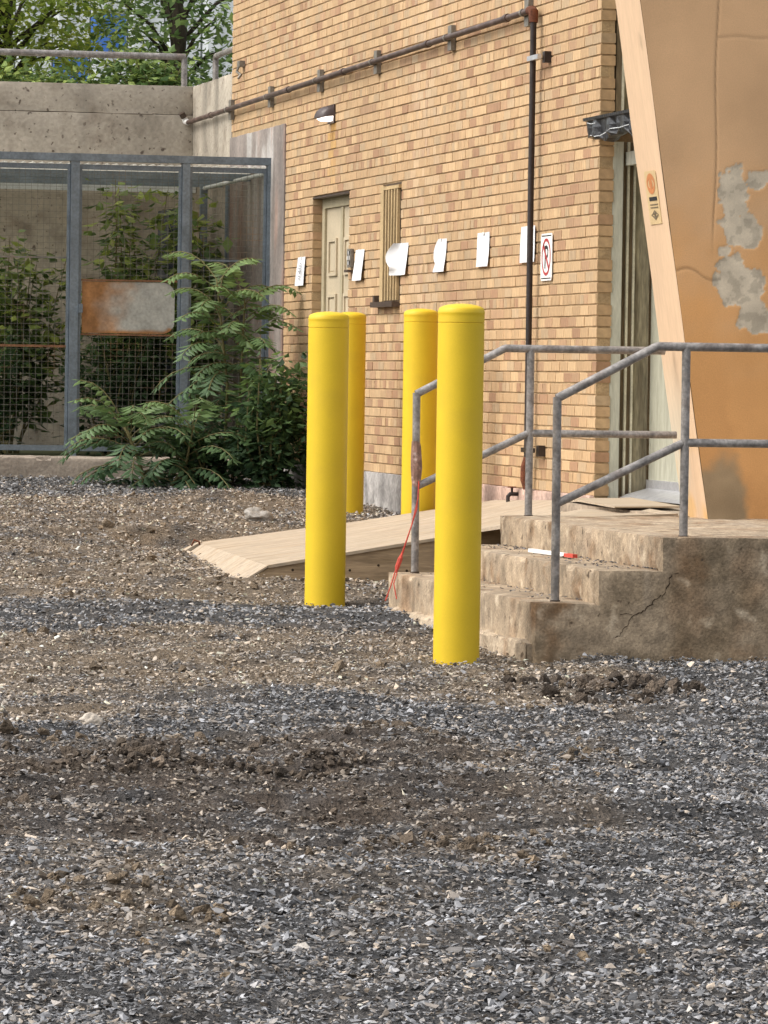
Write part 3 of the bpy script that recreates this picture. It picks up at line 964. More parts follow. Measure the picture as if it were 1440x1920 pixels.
def stepped_block(xs_br, z_tops, zlo, y0, y1, cell, seed):
    """one solid with a stepped profile: xs_br are the riser positions, z_tops the tread heights"""
    def fill(br):
        out = [br[0]]
        for a, b in zip(br[:-1], br[1:]):
            n = max(1, int(round((b - a) / cell)))
            out += list(a + (b - a) * (np.arange(n) + 1) / n)
        return np.array(out)
    X, Z, Yy = fill(xs_br), fill([zlo] + z_tops), fill([y0, y1])
    nx, nz, ny = len(X) - 1, len(Z) - 1, len(Yy) - 1
    xm_, zm_ = (X[:-1] + X[1:]) / 2, (Z[:-1] + Z[1:]) / 2
    top = np.array([z_tops[min(np.searchsorted(xs_br, x) - 1, len(z_tops) - 1)] for x in xm_])
    Mk = zm_[None, :] < top[:, None]
    ids, V, F, NN = {}, [], [], {}

    def vid(i, j, k):
        key = (i, j, k)
        if key not in ids:
            ids[key] = len(V); V.append((X[i], Yy[j], Z[k]))
        return ids[key]

    def quad(c, nrm):
        f = [vid(*q) for q in c]
        F.append(f)
        for v in f: NN.setdefault(v, set()).add(nrm)
    for i in range(nx):
        for k in range(nz):
            if not Mk[i, k]: continue
            quad([(i, 0, k), (i + 1, 0, k), (i + 1, 0, k + 1), (i, 0, k + 1)], (0, -1, 0))
            quad([(i, ny, k), (i, ny, k + 1), (i + 1, ny, k + 1), (i + 1, ny, k)], (0, 1, 0))
            for j in range(ny):
                if i == 0 or not Mk[i - 1, k]: quad([(i, j, k), (i, j, k + 1), (i, j + 1, k + 1), (i, j + 1, k)], (-1, 0, 0))
                if i == nx - 1: quad([(i + 1, j, k), (i + 1, j + 1, k), (i + 1, j + 1, k + 1), (i + 1, j, k + 1)], (1, 0, 0))
                if k == nz - 1 or not Mk[i, k + 1]: quad([(i, j, k + 1), (i + 1, j, k + 1), (i + 1, j + 1, k + 1), (i, j + 1, k + 1)], (0, 0, 1))
    V = np.array(V)
    N = np.array([np.sum(list(NN[i]), axis=0) for i in range(len(V))], float)
    edge = np.array([len(NN[i]) >= 2 for i in range(len(V))])
    N /= np.maximum(np.linalg.norm(N, axis=1, keepdims=True), 1e-9)
    chip = smst(0.54, 0.72, fbm(V, 8.0, seed + 5, 3)) * edge * 0.020 + edge * 0.003
    D = N * (0.007 * 2 * (fbm(V, 7, seed, 3) - 0.5) * 1.0 - chip)[:, None]
    D[V[:, 2] <= zlo + 1e-4] *= 0
    return V + D, np.array(F)


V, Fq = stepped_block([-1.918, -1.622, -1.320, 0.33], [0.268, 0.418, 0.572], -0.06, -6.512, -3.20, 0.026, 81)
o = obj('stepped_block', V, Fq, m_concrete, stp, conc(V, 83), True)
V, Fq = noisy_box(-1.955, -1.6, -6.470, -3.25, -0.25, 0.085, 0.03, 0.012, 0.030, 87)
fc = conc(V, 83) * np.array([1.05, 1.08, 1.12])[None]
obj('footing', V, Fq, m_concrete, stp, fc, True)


def ribbon(pts, w, y, name, parent):
    mb = MB()
    V, F = [], []
    for i, (x, z) in enumerate(pts):
        ww = w * random.uniform(0.4, 1.2)
        V += [(x - ww * 0.5, y, z + ww * 0.5), (x + ww * 0.5, y, z - ww * 0.5), (x - ww * 0.5, y + 0.01, z + ww * 0.5), (x + ww * 0.5, y + 0.01, z - ww * 0.5)]
    for i in range(len(pts) - 1):
        a = i * 4
        F += [(a, a + 1, a + 5, a + 4)]
    return MB().add(V, F).build(name, m_crack, parent)


ck = [(-1.275, 0.405), (-1.285, 0.385), (-1.283, 0.36), (-1.305, 0.335), (-1.318, 0.305), (-1.335, 0.30), (-1.36, 0.285), (-1.37, 0.262), (-1.40, 0.245), (-1.415, 0.225), (-1.45, 0.218),
      (-1.465, 0.205), (-1.478, 0.175), (-1.50, 0.15), (-1.515, 0.12), (-1.55, 0.105)]
ck2 = []
for (xa, za), (xb, zb) in zip(ck[:-1], ck[1:]):
    for t_ in (0, 0.33, 0.66):
        ck2.append((xa + (xb - xa) * t_ + random.uniform(-.005, .005), za + (zb - za) * t_ + random.uniform(-.005, .005)))
ck = ck2
ribbon(ck, 0.0045, -6.5180, 'crack', stp)
ribbon([(-1.245, 0.41), (-1.26, 0.405), (-1.275, 0.405)], 0.003, -6.5180, 'crack', stp)
ribbon([(-1.46, 0.215), (-1.49, 0.222), (-1.52, 0.216)], 0.004, -6.5180, 'crack', stp)

# grit lying on the treads
r3 = np.random.default_rng(77)
pts, szs = [], []
for (xa, xb, zt, n) in ((-1.60, -1.36, 0.421, 260), (-1.90, -1.64, 0.271, 160)):
    for k in range(n):
        q = r3.random() ** 2.2
        pts.append((xb + 0.035 - q * (xb - xa), -6.45 + 3.1 * r3.random(), zt + 0.003)); szs.append(r3.uniform(0.004, 0.014))
pts = np.array(pts); szs = np.array(szs)
V, Fc, Cc = scatter_stones(pts, szs, np.array([0.10, 0.09, 0.085])[None] * np.exp(r3.normal(0, 0.5, (len(pts), 1))), 78, 0.2)
gg = obj('grit', V, Fc, m_stone, cols=Cc)
gg['kind'] = 'stuff'; gg['label'] = 'dark grit scattered on the step treads'; gg['category'] = 'grit'


# ------------------------------------------------------------------ handrails
def handrail(label, y, xend_top, xend_mid):
    t = thing('handrail', label, 'handrail', (-1.5, y, 0.27), 'pipe handrails of the steps')
    R = 0.0205
    xb, xt = -1.797, -1.19
    MB().tube([(xb, y, 0.262), (xb - 0.004, y, 1.212)], R, 12).build('post', m_rail, t, True)
    MB().tube([(xt, y, 0.566), (xt, y, 1.452)], R, 12).build('post', m_rail, t, True)
    MB().tube([(xb - 0.006, y, 1.205), (-1.335, y, 1.449), (-1.325, y, 1.452), (xend_top, y, 1.452)], R, 12).build('top_rail', m_rail, t, True)
    MB().tube([(xb + 0.004, y, 0.722), (xt - 0.012, y, 1.005)], R * 0.95, 12).build('middle_rail', m_rail, t, True)
    MB().tube([(xt + 0.004, y, 1.008), (xend_mid, y, 1.008)], R * 0.95, 12).build('middle_rail', m_rail, t, True)
    for px, pz in ((xb, 0.27), (xt, 0.572)):
        MB().tube([(px, y, pz - 0.002), (px, y, pz + 0.006)], R * 1.2, 12).build('foot_collar', m_darkbrown, t, True)
    return t


handrail('pipe handrail along the near side of the steps, before the orange wall', -6.39, 0.3, 0.3)
handrail('pipe handrail along the far side of the steps, beside the ramp', -3.30, -0.463, -0.392)

# wrapped cord on the far lower post
cd = thing('red_cord', 'frayed red cord hanging from the lower post of the far handrail', 'cord', (-1.8, -3.33, 0.2))
MB().tube([(-1.790, -3.335, 0.75), (-1.795, -3.345, 0.66), (-1.83, -3.36, 0.52), (-1.875, -3.38, 0.40), (-1.905, -3.40, 0.335), (-1.93, -3.42, 0.27), (-1.955, -3.44, 0.20), (-1.985, -3.46, 0.13)], 0.0035, 6).build('strand', m_cord, cd)
MB().tube([(-1.785, -3.325, 0.74), (-1.80, -3.34, 0.60), (-1.86, -3.37, 0.43), (-1.90, -3.40, 0.32), (-1.94, -3.45, 0.22), (-1.93, -3.48, 0.14)], 0.003, 6).build('strand', m_cord, cd)
MB().tube([(-1.885, -3.39, 0.375), (-1.897, -3.40, 0.345), (-1.915, -3.41, 0.30), (-1.922, -3.42, 0.275)], [0.004, 0.013, 0.012, 0.005], 8).build('knot', m_cord, cd)
MB().tube([(-1.803, -3.30, 0.96), (-1.800, -3.30, 0.93), (-1.799, -3.301, 0.88), (-1.797, -3.302, 0.82), (-1.797, -3.30, 0.76), (-1.797, -3.30, 0.72)], [0.0215, 0.026, 0.029, 0.031, 0.026, 0.0215], 9).build('wrapping', m_wrap, cd)

# white stake with a red end on the middle tread
sk = thing('marker_stake', 'white wooden stake with a red end lying on the middle step', 'stake', (-1.5, -5.0, 0.42))
A, B_ = np.array([-1.44, -4.40, 0.433]), np.array([-1.395, -5.15, 0.433])
D = B_ - A
def stake_part(t0, t1, name, mat):
    a, b = A + D * t0, A + D * t1
    n = np.array([D[1], -D[0], 0]); n /= np.linalg.norm(n)
    V = []
    for p in (a, b):
        for s, z in ((-0.012, -0.010), (0.012, -0.010), (0.012, 0.008), (-0.012, 0.008)):
            V.append(p + n * s + np.array([0, 0, z]))
    MB().add(V, [(0, 1, 2, 3), (7, 6, 5, 4), (0, 4, 5, 1), (1, 5, 6, 2), (2, 6, 7, 3), (3, 7, 4, 0)]).build(name, mat, sk)
stake_part(0, 0.80, 'shaft', m_white)
stake_part(0.80, 1.0, 'painted_end', m_cord)

# ------------------------------------------------------------------ bollards
def bollard(label, x, y, ztop, R):
    zg = float(ground_z(np.array([x]), np.array([y]))[0]) - 0.06
    t = thing('bollard', label, 'bollard', (x, y, zg), 'yellow safety bollards')
    def lathe(prof, name, n=48):
        V, F = [], []
        for r, z in prof:
            for j in range(n):
                a = 2 * math.pi * j / n
                V.append((x + r * math.cos(a), y + r * math.sin(a), z))
        for i in range(len(prof) - 1):
            for j in range(n):
                a, b = i * n + j, i * n + (j + 1) % n
                F.append((a, b, b + n, a + n))
        F.append(tuple(range(n - 1, -1, -1))); F.append(tuple((len(prof) - 1) * n + j for j in range(n)))
        return MB().add(V, F).build(name, m_yellow, t, True)
    zs = ztop - 0.042
    lathe([(R * 0.997, zg), (R * 0.997, zs - 0.0490), (R * 0.975, zs - 0.0475), (R * 0.975, zs - 0.0445)], 'sleeve')
    prof = [(R * 0.975, zs - 0.0450), (R * 0.999, zs - 0.0435), (R * 0.997, zs - 0.018), (R * 0.998, zs - 0.008), (R * 1.012, zs - 0.003), (R * 1.014, zs + 0.003), (R * 0.985, zs + 0.011)]
    for k in range(1, 9):
        a = k / 8 * math.pi / 2
        prof.append((R * 0.98 * math.cos(a) + 0.0008, zs + 0.013 + 0.029 * math.sin(a)))
    lathe(prof, 'cap')
    return t


bollard('yellow bollard nearest the camera, in front of the step corner', -2.28, -6.48, 1.632, 0.1065)
bollard('yellow bollard standing before the low end of the ramp', -2.15, -2.66, 1.638, 0.1090)
bollard('yellow bollard by the brick wall behind the lower handrail post', -0.49, 2.71, 1.742, 0.1125)
bollard('farthest yellow bollard, half hidden close to the brick wall', -0.39, 5.54, 1.752, 0.1090)

# ------------------------------------------------------------------ plywood ramp
rp = thing('plywood_ramp', 'pale plywood ramp with folded end flap beside the concrete steps', 'ramp', (-1.2, 1.0, 0.1))
NY, FY = -0.40, 2.50


def slab(top, th, name, mat, parent):
    n = len(top)
    V = [tuple(p) for p in top] + [(p[0], p[1], p[2] - th) for p in top]
    F = [tuple(range(n)), tuple(range(2 * n - 1, n - 1, -1))] + [(i, (i + 1) % n, (i + 1) % n + n, i + n) for i in range(n)]
    return MB().add(V, F).build(name, mat, parent)


hN = (-2.047, NY, 0.188); hF = (-1.98, FY, 0.215)
xm = -0.95
zmN, zmF = 0.372, 0.360
slab([hN, (xm, NY, zmN), (xm + 0.02, FY, zmF), hF], 0.018, 'deck_sheet', m_ply, rp)
slab([(xm + 0.004, NY, zmN), (-0.06, NY, 0.585), (-0.03, FY, 0.505), (xm + 0.024, FY, zmF)], 0.018, 'deck_sheet', m_ply, rp)
slab([(-2.185, NY + 0.01, 0.102), (-2.050, NY, 0.186), (-1.984, 2.30, 0.213), (-2.125, 2.34, 0.112)], 0.012, 'end_flap', m_ply, rp)
slab([(-2.13, 2.36, 0.140), (-1.98, 2.36, 0.226), (-1.95, 2.56, 0.226), (-2.12, 2.58, 0.140)], 0.022, 'edge_board', m_ply, rp)
MB().prism([(-2.175, 0.055), (-2.175, 0.100), (-2.047, 0.168), (xm, zmN - 0.0185), (-0.06, 0.564), (-0.06, 0.055)], 1, NY + 0.012, NY + 0.03).build('side_panel', m_plyside, rp)
MB().prism([(-2.10, 0.085), (-2.10, 0.145), (-1.98, 0.195), (xm, zmF - 0.0185), (-0.06, 0.48), (-0.06, 0.085)], 1, FY - 0.03, FY - 0.012).build('side_panel', m_plyside, rp)
MB().tube([(-2.05, 2.31, 0.20), (-2.03, 2.33, 0.235), (-2.0, 2.32, 0.225), (-1.99, 2.34, 0.20)], 0.006, 6).build('hinge_wire', m_rust, rp)
for k in range(6):
    xk = -1.9 + k * 0.17
    zk = 0.16 + 0.03 * (k % 2)
    MB().tube([(xk, NY + 0.011, zk), (xk, NY + 0.014, zk)], 0.008, 8).build('screw_head', m_crack, rp)
# loose sheet on the landing
ls = slab([(-0.30, -0.50, 0.598), (-0.45, -2.25, 0.597), (-0.05, -2.20, 0.602), (0.140, -0.35, 0.602), (0.02, -0.45, 0.600)], 0.008, 'plywood_sheet', m_ply, None)
tag(ls, 'loose plywood sheet lying on the landing before the threshold', 'plywood')
# support under it, hidden behind the steps
MB().box(-0.36, 0.3, -3.195, -0.42, -0.1, 0.576, (0.34, 0.27, 0.2)).build('landing_block', m_found, stp)
slab([(-0.90, -0.405, 0.392), (-1.02, -3.17, 0.560), (-0.34, -3.17, 0.588), (-0.06, -0.405, 0.586)], 0.018, 'apron_sheet', m_ply, rp)

# ------------------------------------------------------------------ retaining wall and its railing
rt = thing('retaining_wall', 'tall stained concrete retaining wall behind the wire enclosure', 'wall', (-4.0, 15.0, 0.0))


def wallcol(V, seed, base):
    n = fbm(V * [1, 1, 0.6], 1.3, seed, 5)
    c = np.array(base)[None] * (0.60 + 0.8 * n)[:, None]
    s = smst(0.52, 0.66, fbm(V * [2.2, 2.2, 0.35], 1.6, seed + 4, 4))[:, None]
    c = c * (1 - 0.30 * s)
    return c


for nm, a in (('lower_pour', (-14.0, 0.0, 14.88, 15.30, 0.0, 3.6215)), ('upper_pour', (-14.0, 0.0, 14.882, 15.30, 3.6260, 3.882))):
    V, Fq = noisy_box(*a, 0.09, 0.006, 0.004, 91, 4.0)
    obj(nm, V, Fq, m_wallconc, rt, wallcol(V, 93, (0.44, 0.385, 0.31)), True)
MB().box(-14, 0, 14.895, 15.25, 3.60, 3.64).build('joint_fill', m_crack, rt)
V, Fq = noisy_box(0.0, 0.42, 12.855, 15.30, 0.0, 3.884, 0.09, 0.012, 0.005, 95, 4.0)
obj('return_wall', V, Fq, m_wallconc, rt, wallcol(V, 96, (0.36, 0.315, 0.25)), True)

rl = thing('terrace_railing', 'low horizontal pipe railing on top of the retaining wall', 'railing', (-4, 15.0, 3.88))
MB().tube([(-9, 15.03, 4.15), (-0.05, 15.03, 4.155)], 0.030, 12).build('rail', m_rail, rl, True)
for xp in (-0.06, -2.6, -5.2):
    MB().tube([(xp, 15.03, 3.86), (xp, 15.03, 4.15)], 0.028, 12).build('post', m_rail, rl, True)
rl = thing('terrace_railing', 'short pipe railing ending in a post by the brick wall top', 'railing', (0.12, 13.4, 3.88))
MB().tube([(0.06, 14.05, 3.86), (0.06, 14.05, 4.085), (0.06, 14.02, 4.105), (0.06, 12.90, 4.112)], 0.026, 12).build('rail', m_rail, rl, True)

# ------------------------------------------------------------------ wire enclosure
en = thing('wire_enclosure', 'galvanised wire mesh enclosure with corrugated roof against the retaining wall', 'enclosure', (-2.0, 10.9, 0.6))
GYY = 10.90
MB().box(-4.6, -0.004, GYY - 0.05, GYY + 0.05, 3.012, 3.072).build('top_beam', m_galv, en)
for xa, xb in ((-1.658, -1.588), (-0.742, -0.680), (-0.038, -0.006), (-2.73, -2.66), (-3.73, -3.66)):
    MB().box(xa, xb, GYY - 0.045, GYY + 0.045, 0.60, 3.0115).build('post', m_galv, en)
bays = ((-2.66, -1.658), (-1.588, -0.742), (-0.680, -0.038), (-3.66, -2.73))
for bi, (xa, xb) in enumerate(bays):
    w = 0.024
    fm = MB()
    fm.box(xa + 0.004, xa + w, GYY - 0.02, GYY + 0.02, 0.67, 2.985)
    fm.box(xb - w, xb - 0.004, GYY - 0.02, GYY + 0.02, 0.67, 2.985)
    fm.box(xa + w, xb - w, GYY - 0.02, GYY + 0.02, 2.945, 2.985)
    fm.box(xa + w, xb - w, GYY - 0.02, GYY + 0.02, 0.655, 0.70)
    pf = fm.build('panel_frame', m_galv, en)
    wr = MB()
    x = xa + w
    while x < xb - w:
        wr.box(x - 0.0012, x + 0.0012, GYY - 0.0012, GYY + 0.0012, 0.69, 2.95); x += 0.0508
    z = 0.72
    while z < 2.95:
        wr.box(xa + w, xb - w, GYY - 0.0042, GYY - 0.0016, z - 0.0012, z + 0.0012); z += 0.0508
    o = wr.build('wire_mesh', m_wire, en, fix=False)
    zb = 2.225
    if bi != 1:
        MB().box(xa + w, xb - w, GYY - 0.014, GYY + 0.006, zb - 0.008, zb + 0.008).build('cross_bar', m_galv if bi == 2 else m_wire, en)
    if bi in (0, 3):
        MB().box(xa + w, xb - w, GYY - 0.014, GYY + 0.006, 1.495, 1.515).build('cross_bar', m_rustbar, en)
# rusting sheet on the door bay
nu, nv = 60, 34
ux = np.linspace(-1.552, -0.790, nu); vz = np.linspace(1.618, 2.036, nv)
UX, VZ = np.meshgrid(ux, vz, indexing='ij')
Vp = np.stack([UX.ravel(), np.full(UX.size, GYY - 0.010), VZ.ravel()], 1)
n = fbm(Vp, 5, 120, 4)
ru = smst(-1.05, -1.42, Vp[:, 0] + 0.7 * (n - 0.5))
ru = np.maximum(ru, smst(1.66, 1.63, Vp[:, 2] + 0.05 * (n - .5)))
hole = smst(0.05, -0.02, np.minimum(Vp[:, 0] + 1.552, 0.3) * 0 + np.abs(Vp[:, 0] + 1.53) + np.abs(Vp[:, 2] - 1.66) - 0.03)
cg = np.array([0.38, 0.38, 0.34])[None] * (0.85 + 0.3 * n)[:, None]
crs = np.array([0.33, 0.16, 0.06])[None] * (0.55 + 0.9 * fbm(Vp * [2.5, 1, 0.6], 4, 121, 3))[:, None]
cp = cg * (1 - ru[:, None]) + crs * ru[:, None]
# rounded right-hand corners
rc = 0.10
for sgn, zc in ((1, 2.036 - rc), (-1, 1.618 + rc)):
    q = (Vp[:, 0] > -0.790 - rc) & (sgn * (Vp[:, 2] - zc) > 0)
    d = np.stack([Vp[q, 0] - (-0.790 - rc), Vp[q, 2] - zc], 1)
    mx = np.max(np.abs(d), axis=1); L = np.linalg.norm(d, axis=1) + 1e-9
    d = d * (mx / L)[:, None]
    Vp[q, 0] = -0.790 - rc + d[:, 0]; Vp[q, 2] = zc + d[:, 1]
idx = np.arange(nu * nv).reshape(nu, nv)
Fp = np.stack([idx[:-1, :-1], idx[1:, :-1], idx[1:, 1:], idx[:-1, 1:]], -1).reshape(-1, 4)
Vb = Vp + [0, 0.004, 0]
o = obj('sheet_plate', np.concatenate([Vp, Vb]), np.concatenate([Fp, Fp[:, ::-1] + len(Vp)]), m_plate, en, np.concatenate([cp, cp]), False)
o['label'] = 'flat metal plate, rusted orange on one half'
MB().box(-1.56, -0.77, GYY - 0.016, GYY + 0.008, 2.040, 2.055).build('cross_bar', m_rustbar, en)
MB().box(-1.56, -0.77, GYY - 0.016, GYY + 0.008, 1.598, 1.613).build('cross_bar', m_rustbar, en)
MB().box(-1.585, -1.555, GYY - 0.075, GYY - 0.046, 1.78, 1.85).build('latch', m_galv, en)
# roof
nx = 300
xs = np.linspace(-4.6, -0.01, nx)
Vr, Fr = [], []
ysr = (10.96, 14.86)
for y in ysr:
    for x in xs:
        Vr.append((x, y, 2.992 + 0.012 * math.sin(x * 2 * math.pi / 0.076)))
for i in range(nx - 1):
    Fr.append((i, i + 1, i + 1 + nx, i + nx))
obj('corrugated_roof', Vr, Fr, m_corr, en, smooth=True)
for y in (11.8, 13.2, 14.6):
    MB().box(-4.6, -0.01, y, y + 0.05, 2.915, 2.975).build('purlin', m_whiteedge if y > 14 else m_galv, en)
MB().box(-0.30, -0.24, 12.6, 12.66, 0.6, 2.914).build('inner_post', m_galv, en)
MB().tube([(-0.12, 12.3, 0.6), (-0.12, 12.3, 2.9)], 0.02, 8).build('inner_pipe', m_galv, en)
MB().tube([(-0.02, 10.98, 2.95), (-0.27, 12.62, 2.88)], 0.018, 8).build('brace', m_whiteedge, en)

# steel cabinet standing inside the enclosure
cb = MB().box(-0.46, -0.31, 13.3, 13.9, 0.6, 2.72)
o = cb.build('steel_cabinet', M('dark_blue_steel', (0.045, 0.055, 0.07), rough=0.5, var=0.2), base=(-0.4, 13.6, 0.6))
tag(o, 'narrow dark steel cabinet inside the enclosure corner', 'cabinet')

# ------------------------------------------------------------------ things fixed to the brick wall
cn = thing('conduit_pipe', 'rusty conduit pipe along the brick wall turning down to the ground', 'pipe', (-0.05, 1.51, 0.6))
PX = -0.055
zc = lambda y: 3.612 - 0.0045 * (y - 1.75)
MB().tube([(PX, 14.86, zc(14.86)), (PX, 10, zc(10)), (PX, 5, zc(5)), (PX, 1.56, zc(1.8))], 0.021, 12).build('horizontal_run', m_pipe2, cn, True)
MB().tube([(PX, 1.51, 3.60), (PX, 1.51, 2.2), (PX, 1.505, 0.78)], 0.020, 12).build('vertical_run', m_pipe, cn, True)
MB().tube([(PX, 1.62, zc(1.8)), (PX, 1.55, zc(1.8)), (PX, 1.517, 3.597), (PX, 1.51, 3.53)], 0.029, 12).build('elbow', m_rust, cn, True)
for y in (12.75, 10.87, 8.74, 6.555, 4.05, 1.80):
    b = MB().box(-0.034, -0.003, y - 0.055, y + 0.055, zc(y) - 0.085, zc(y) + 0.085).build('bracket', m_strut, cn)
    MB().tube([(PX, y - 0.02, zc(y)), (PX, y + 0.02, zc(y))], 0.026, 10).build('clamp', m_strut, b, True)
for y in (9.9, 7.65, 4.65, 13.6, 2.25):
    MB().tube([(PX, y - 0.04, zc(y)), (PX, y + 0.04, zc(y))], 0.027, 10).build('coupling', m_pipe2, cn, True)
for z in (3.30, 0.845):
    b = MB().box(-0.045, -0.003, 1.24, 1.30, z - 0.035, z + 0.035).build('strut_bracket', m_pipe, cn)
    MB().box(-0.085, -0.062, 1.26, 1.55, z - 0.012, z + 0.018).build('clamp', m_alu if z > 2 else m_pipe, b)
MB().tube([(PX, 1.505, 0.80), (PX - 0.012, 1.51, 0.74), (PX - 0.012, 1.51, 0.66), (PX, 1.505, 0.60)], [0.021, 0.026, 0.027, 0.02], 10).build('rusted_foot', m_rust, cn, True)
MB().tube([(PX, 14.80, zc(14.8)), (PX - 0.01, 14.86, zc(14.8) + 0.01), (PX - 0.03, 14.865, zc(14.8) + 0.05)], 0.026, 10).build('end_fitting', m_white, cn, True)
MB().tube([(PX - 0.03, 14.85, zc(14.8) + 0.045), (PX - 0.055, 14.84, zc(14.8) + 0.085)], 0.028, 10).build('end_cap', m_darkbrown, cn, True)

tp = thing('hose_tap', 'small rusty tap on the wall base beside the conduit foot', 'tap', (-0.06, 1.85, 0.55))
MB().tube([(-0.0, 1.88, 0.56), (-0.07, 1.88, 0.56), (-0.085, 1.88, 0.545), (-0.085, 1.88, 0.505)], 0.013, 8).build('spout', m_pipe, tp, True)
MB().tube([(-0.06, 1.88, 0.565), (-0.06, 1.88, 0.60)], 0.008, 8).build('stem', m_pipe, tp, True)
MB().tube([(-0.06, 1.88, 0.60), (-0.06, 1.88, 0.608)], 0.028, 10).build('wheel_handle', m_rust, tp, True)

# wall lamp
lp = thing('wall_lamp', 'lit bronze wall lamp with white lens on the brick wall', 'lamp', (0.0, 8.33, 3.25))
LY, LZ = 8.33, 3.285
V, F = [], []
na, nb = 14, 10
for i in range(na + 1):
    a = math.pi * i / na
    for j in range(nb + 1):
        b = math.pi / 2 * j / nb
        px = 0.135 * (math.cos(b) ** 0.7) * math.sin(a) ** 0.6
        py = 0.13 * math.cos(a) * (0.55 + 0.45 * math.cos(b))
        pz = 0.085 * math.sin(b) + 0.0
        V.append((-px - 0.004, LY + py, LZ + pz - 0.02 * (px / 0.165)))
for i in range(na):
    for j in range(nb):
        k = i * (nb + 1) + j
        F.append((k, k + 1, k + nb + 2, k + nb + 1))
MB().add(V, F).build('hood', m_bronze, lp, True)
MB().box(-0.014, -0.003, LY - 0.125, LY + 0.125, LZ - 0.055, LZ + 0.088).build('back_plate', m_bronze, lp)
V = []
for i in range(na + 1):
    a = math.pi * i / na
    V.append((-0.118 * math.sin(a) ** 0.6 - 0.004, LY + 0.11 * math.cos(a), LZ - 0.024 * math.sin(a) + 0.002))
for i in range(na + 1):
    a = math.pi * i / na
    V.append((-0.080 * math.sin(a) ** 0.6 - 0.014, LY + 0.08 * math.cos(a), LZ - 0.038))
F = [(i, i + 1, i + na + 2, i + na + 1) for i in range(na)] + [tuple(range(na + 1, 2 * na + 2))]
MB().add(V, F).build('lens', m_lens, lp, True)


# sheets of paper taped to the bricks, their lower edges standing off the wall
def paper(label, y, z0, z1, w, lift, curl=0, seed=0, print_=False):
    nu, nv = 14, 12
    V, F = [], []
    for i in range(nu + 1):
        for j in range(nv + 1):
            u, v = i / nu, j / nv            # u: far -> near, v: bottom -> top
            yy = y + w / 2 - w * u
            z = z0 + (z1 - z0) * v
            x = -0.006 - lift * (1 - v) ** 1.3 - 0.004 * math.sin(5 * u + 3 * v + seed)
            if curl:
                k = max(0, (0.45 - u) / 0.45)
                x -= curl * k ** 1.5 * (0.75 + 0.25 * math.cos(v * 5 - 3))
                yy -= k * (0.12 * max(0, (v - 0.55) / 0.45) ** 2 + 0.05 * math.exp(-((v - 0.25) / 0.1) ** 2))
            V.append((x, yy, z))
    n = len(V)
    V += [(a + 0.0006, b, c) for a, b, c in V]
    for i in range(nu):
        for j in range(nv):
            k = i * (nv + 1) + j
            F.append((k, k + nv + 1, k + nv + 2, k + 1))
            F.append((n + k, n + k + 1, n + k + nv + 2, n + k + nv + 1))
    t = thing('paper_sheet', label, 'paper', (-0.01, y, z0), 'paper sheets taped to the brick wall')
    obj('sheet', V, F, m_paper, t, smooth=True)
    mb = MB()
    mb.box(-0.0125, -0.0075, y - 0.02, y + 0.02, z1 - 0.015, z1 + 0.002)
    mb.build('tape', m_white, t)
    if print_:
        rr = random.Random(4)
        for q in range(7):
            v = 0.22 + 0.09 * q
            x = -0.0085 - lift * (1 - v) ** 1.3 - 0.004
            a = y + rr.uniform(0.02, 0.09)
            b = y - rr.uniform(0.02, 0.08)
            zq = z0 + (z1 - z0) * v
            MB().add([(x, a, zq), (x, b, zq), (x + 0.0003, b, zq + 0.009), (x + 0.0003, a, zq + 0.009)], [(0, 1, 2, 3)]).build('print_line', m_ink, t)
    return t


paper('white paper sheet with grey print, between the door and wall end', 9.485, 2.005, 2.232, 0.34, 0.018, 0, 1, True)
paper('white paper sheet just beside the cream door and keypad', 7.165, 2.008, 2.237, 0.34, 0.020, 0, 2)
paper('curled white paper sheet overlapping the barred window', 5.62, 2.020, 2.248, 0.36, 0.016, 0.085, 3)
paper('white paper sheet nearest the barred window, uncurled, before the wall joint', 4.34, 2.019, 2.246, 0.33, 0.018, 0.012, 4)
paper('white paper sheet midway between barred window and vertical conduit', 3.03, 2.030, 2.255, 0.34, 0.016, 0, 5)
paper('white paper sheet crossed by the vertical conduit', 1.76, 2.032, 2.262, 0.38, 0.012, 0, 6)

kp = thing('keypad', 'small grey keypad box beside the cream door', 'keypad', (-0.02, 7.46, 2.10))
MB().box(-0.030, -0.004, 7.40, 7.53, 2.11, 2.25).build('box', m_strut, kp)
for i in range(3):
    for j in range(3):
        MB().box(-0.0335, -0.029, 7.42 + 0.035 * i, 7.445 + 0.035 * i, 2.13 + 0.038 * j, 2.157 + 0.038 * j).build('key', m_white if (i + j) % 2 else m_black, kp)
MB().box(-0.05, -0.004, 7.40, 7.53, 2.075, 2.092).build('ledge', m_darkbrown, kp)

vt = thing('wall_bracket', 'small dark metal bracket high on the far brick wall', 'bracket', (-0.03, 12.25, 3.85))
MB().box(-0.05, -0.003, 12.20, 12.32, 3.90, 3.95).build('arm', m_strut, vt)
MB().tube([(-0.04, 12.26, 3.92), (-0.06, 12.27, 3.86), (-0.03, 12.24, 3.83), (-0.055, 12.23, 3.80)], 0.012, 6).build('hook', m_strut, vt)

# no parking sign
sg = thing('parking_sign', 'square no parking sign with red ring on the brick wall', 'sign', (-0.01, 1.25, 1.91))
SX = -0.012
sc_y, sc_z, sh = 1.25, 2.055, 0.147
c_ = 0.018
poly = [(sc_y - sh + c_, sc_z - sh), (sc_y + sh - c_, sc_z - sh), (sc_y + sh, sc_z - sh + c_), (sc_y + sh, sc_z + sh - c_), (sc_y + sh - c_, sc_z + sh), (sc_y - sh + c_, sc_z + sh), (sc_y - sh, sc_z + sh - c_), (sc_y - sh, sc_z - sh + c_)]
MB().prism(poly, 0, SX, SX + 0.004).build('plate', m_white, sg)


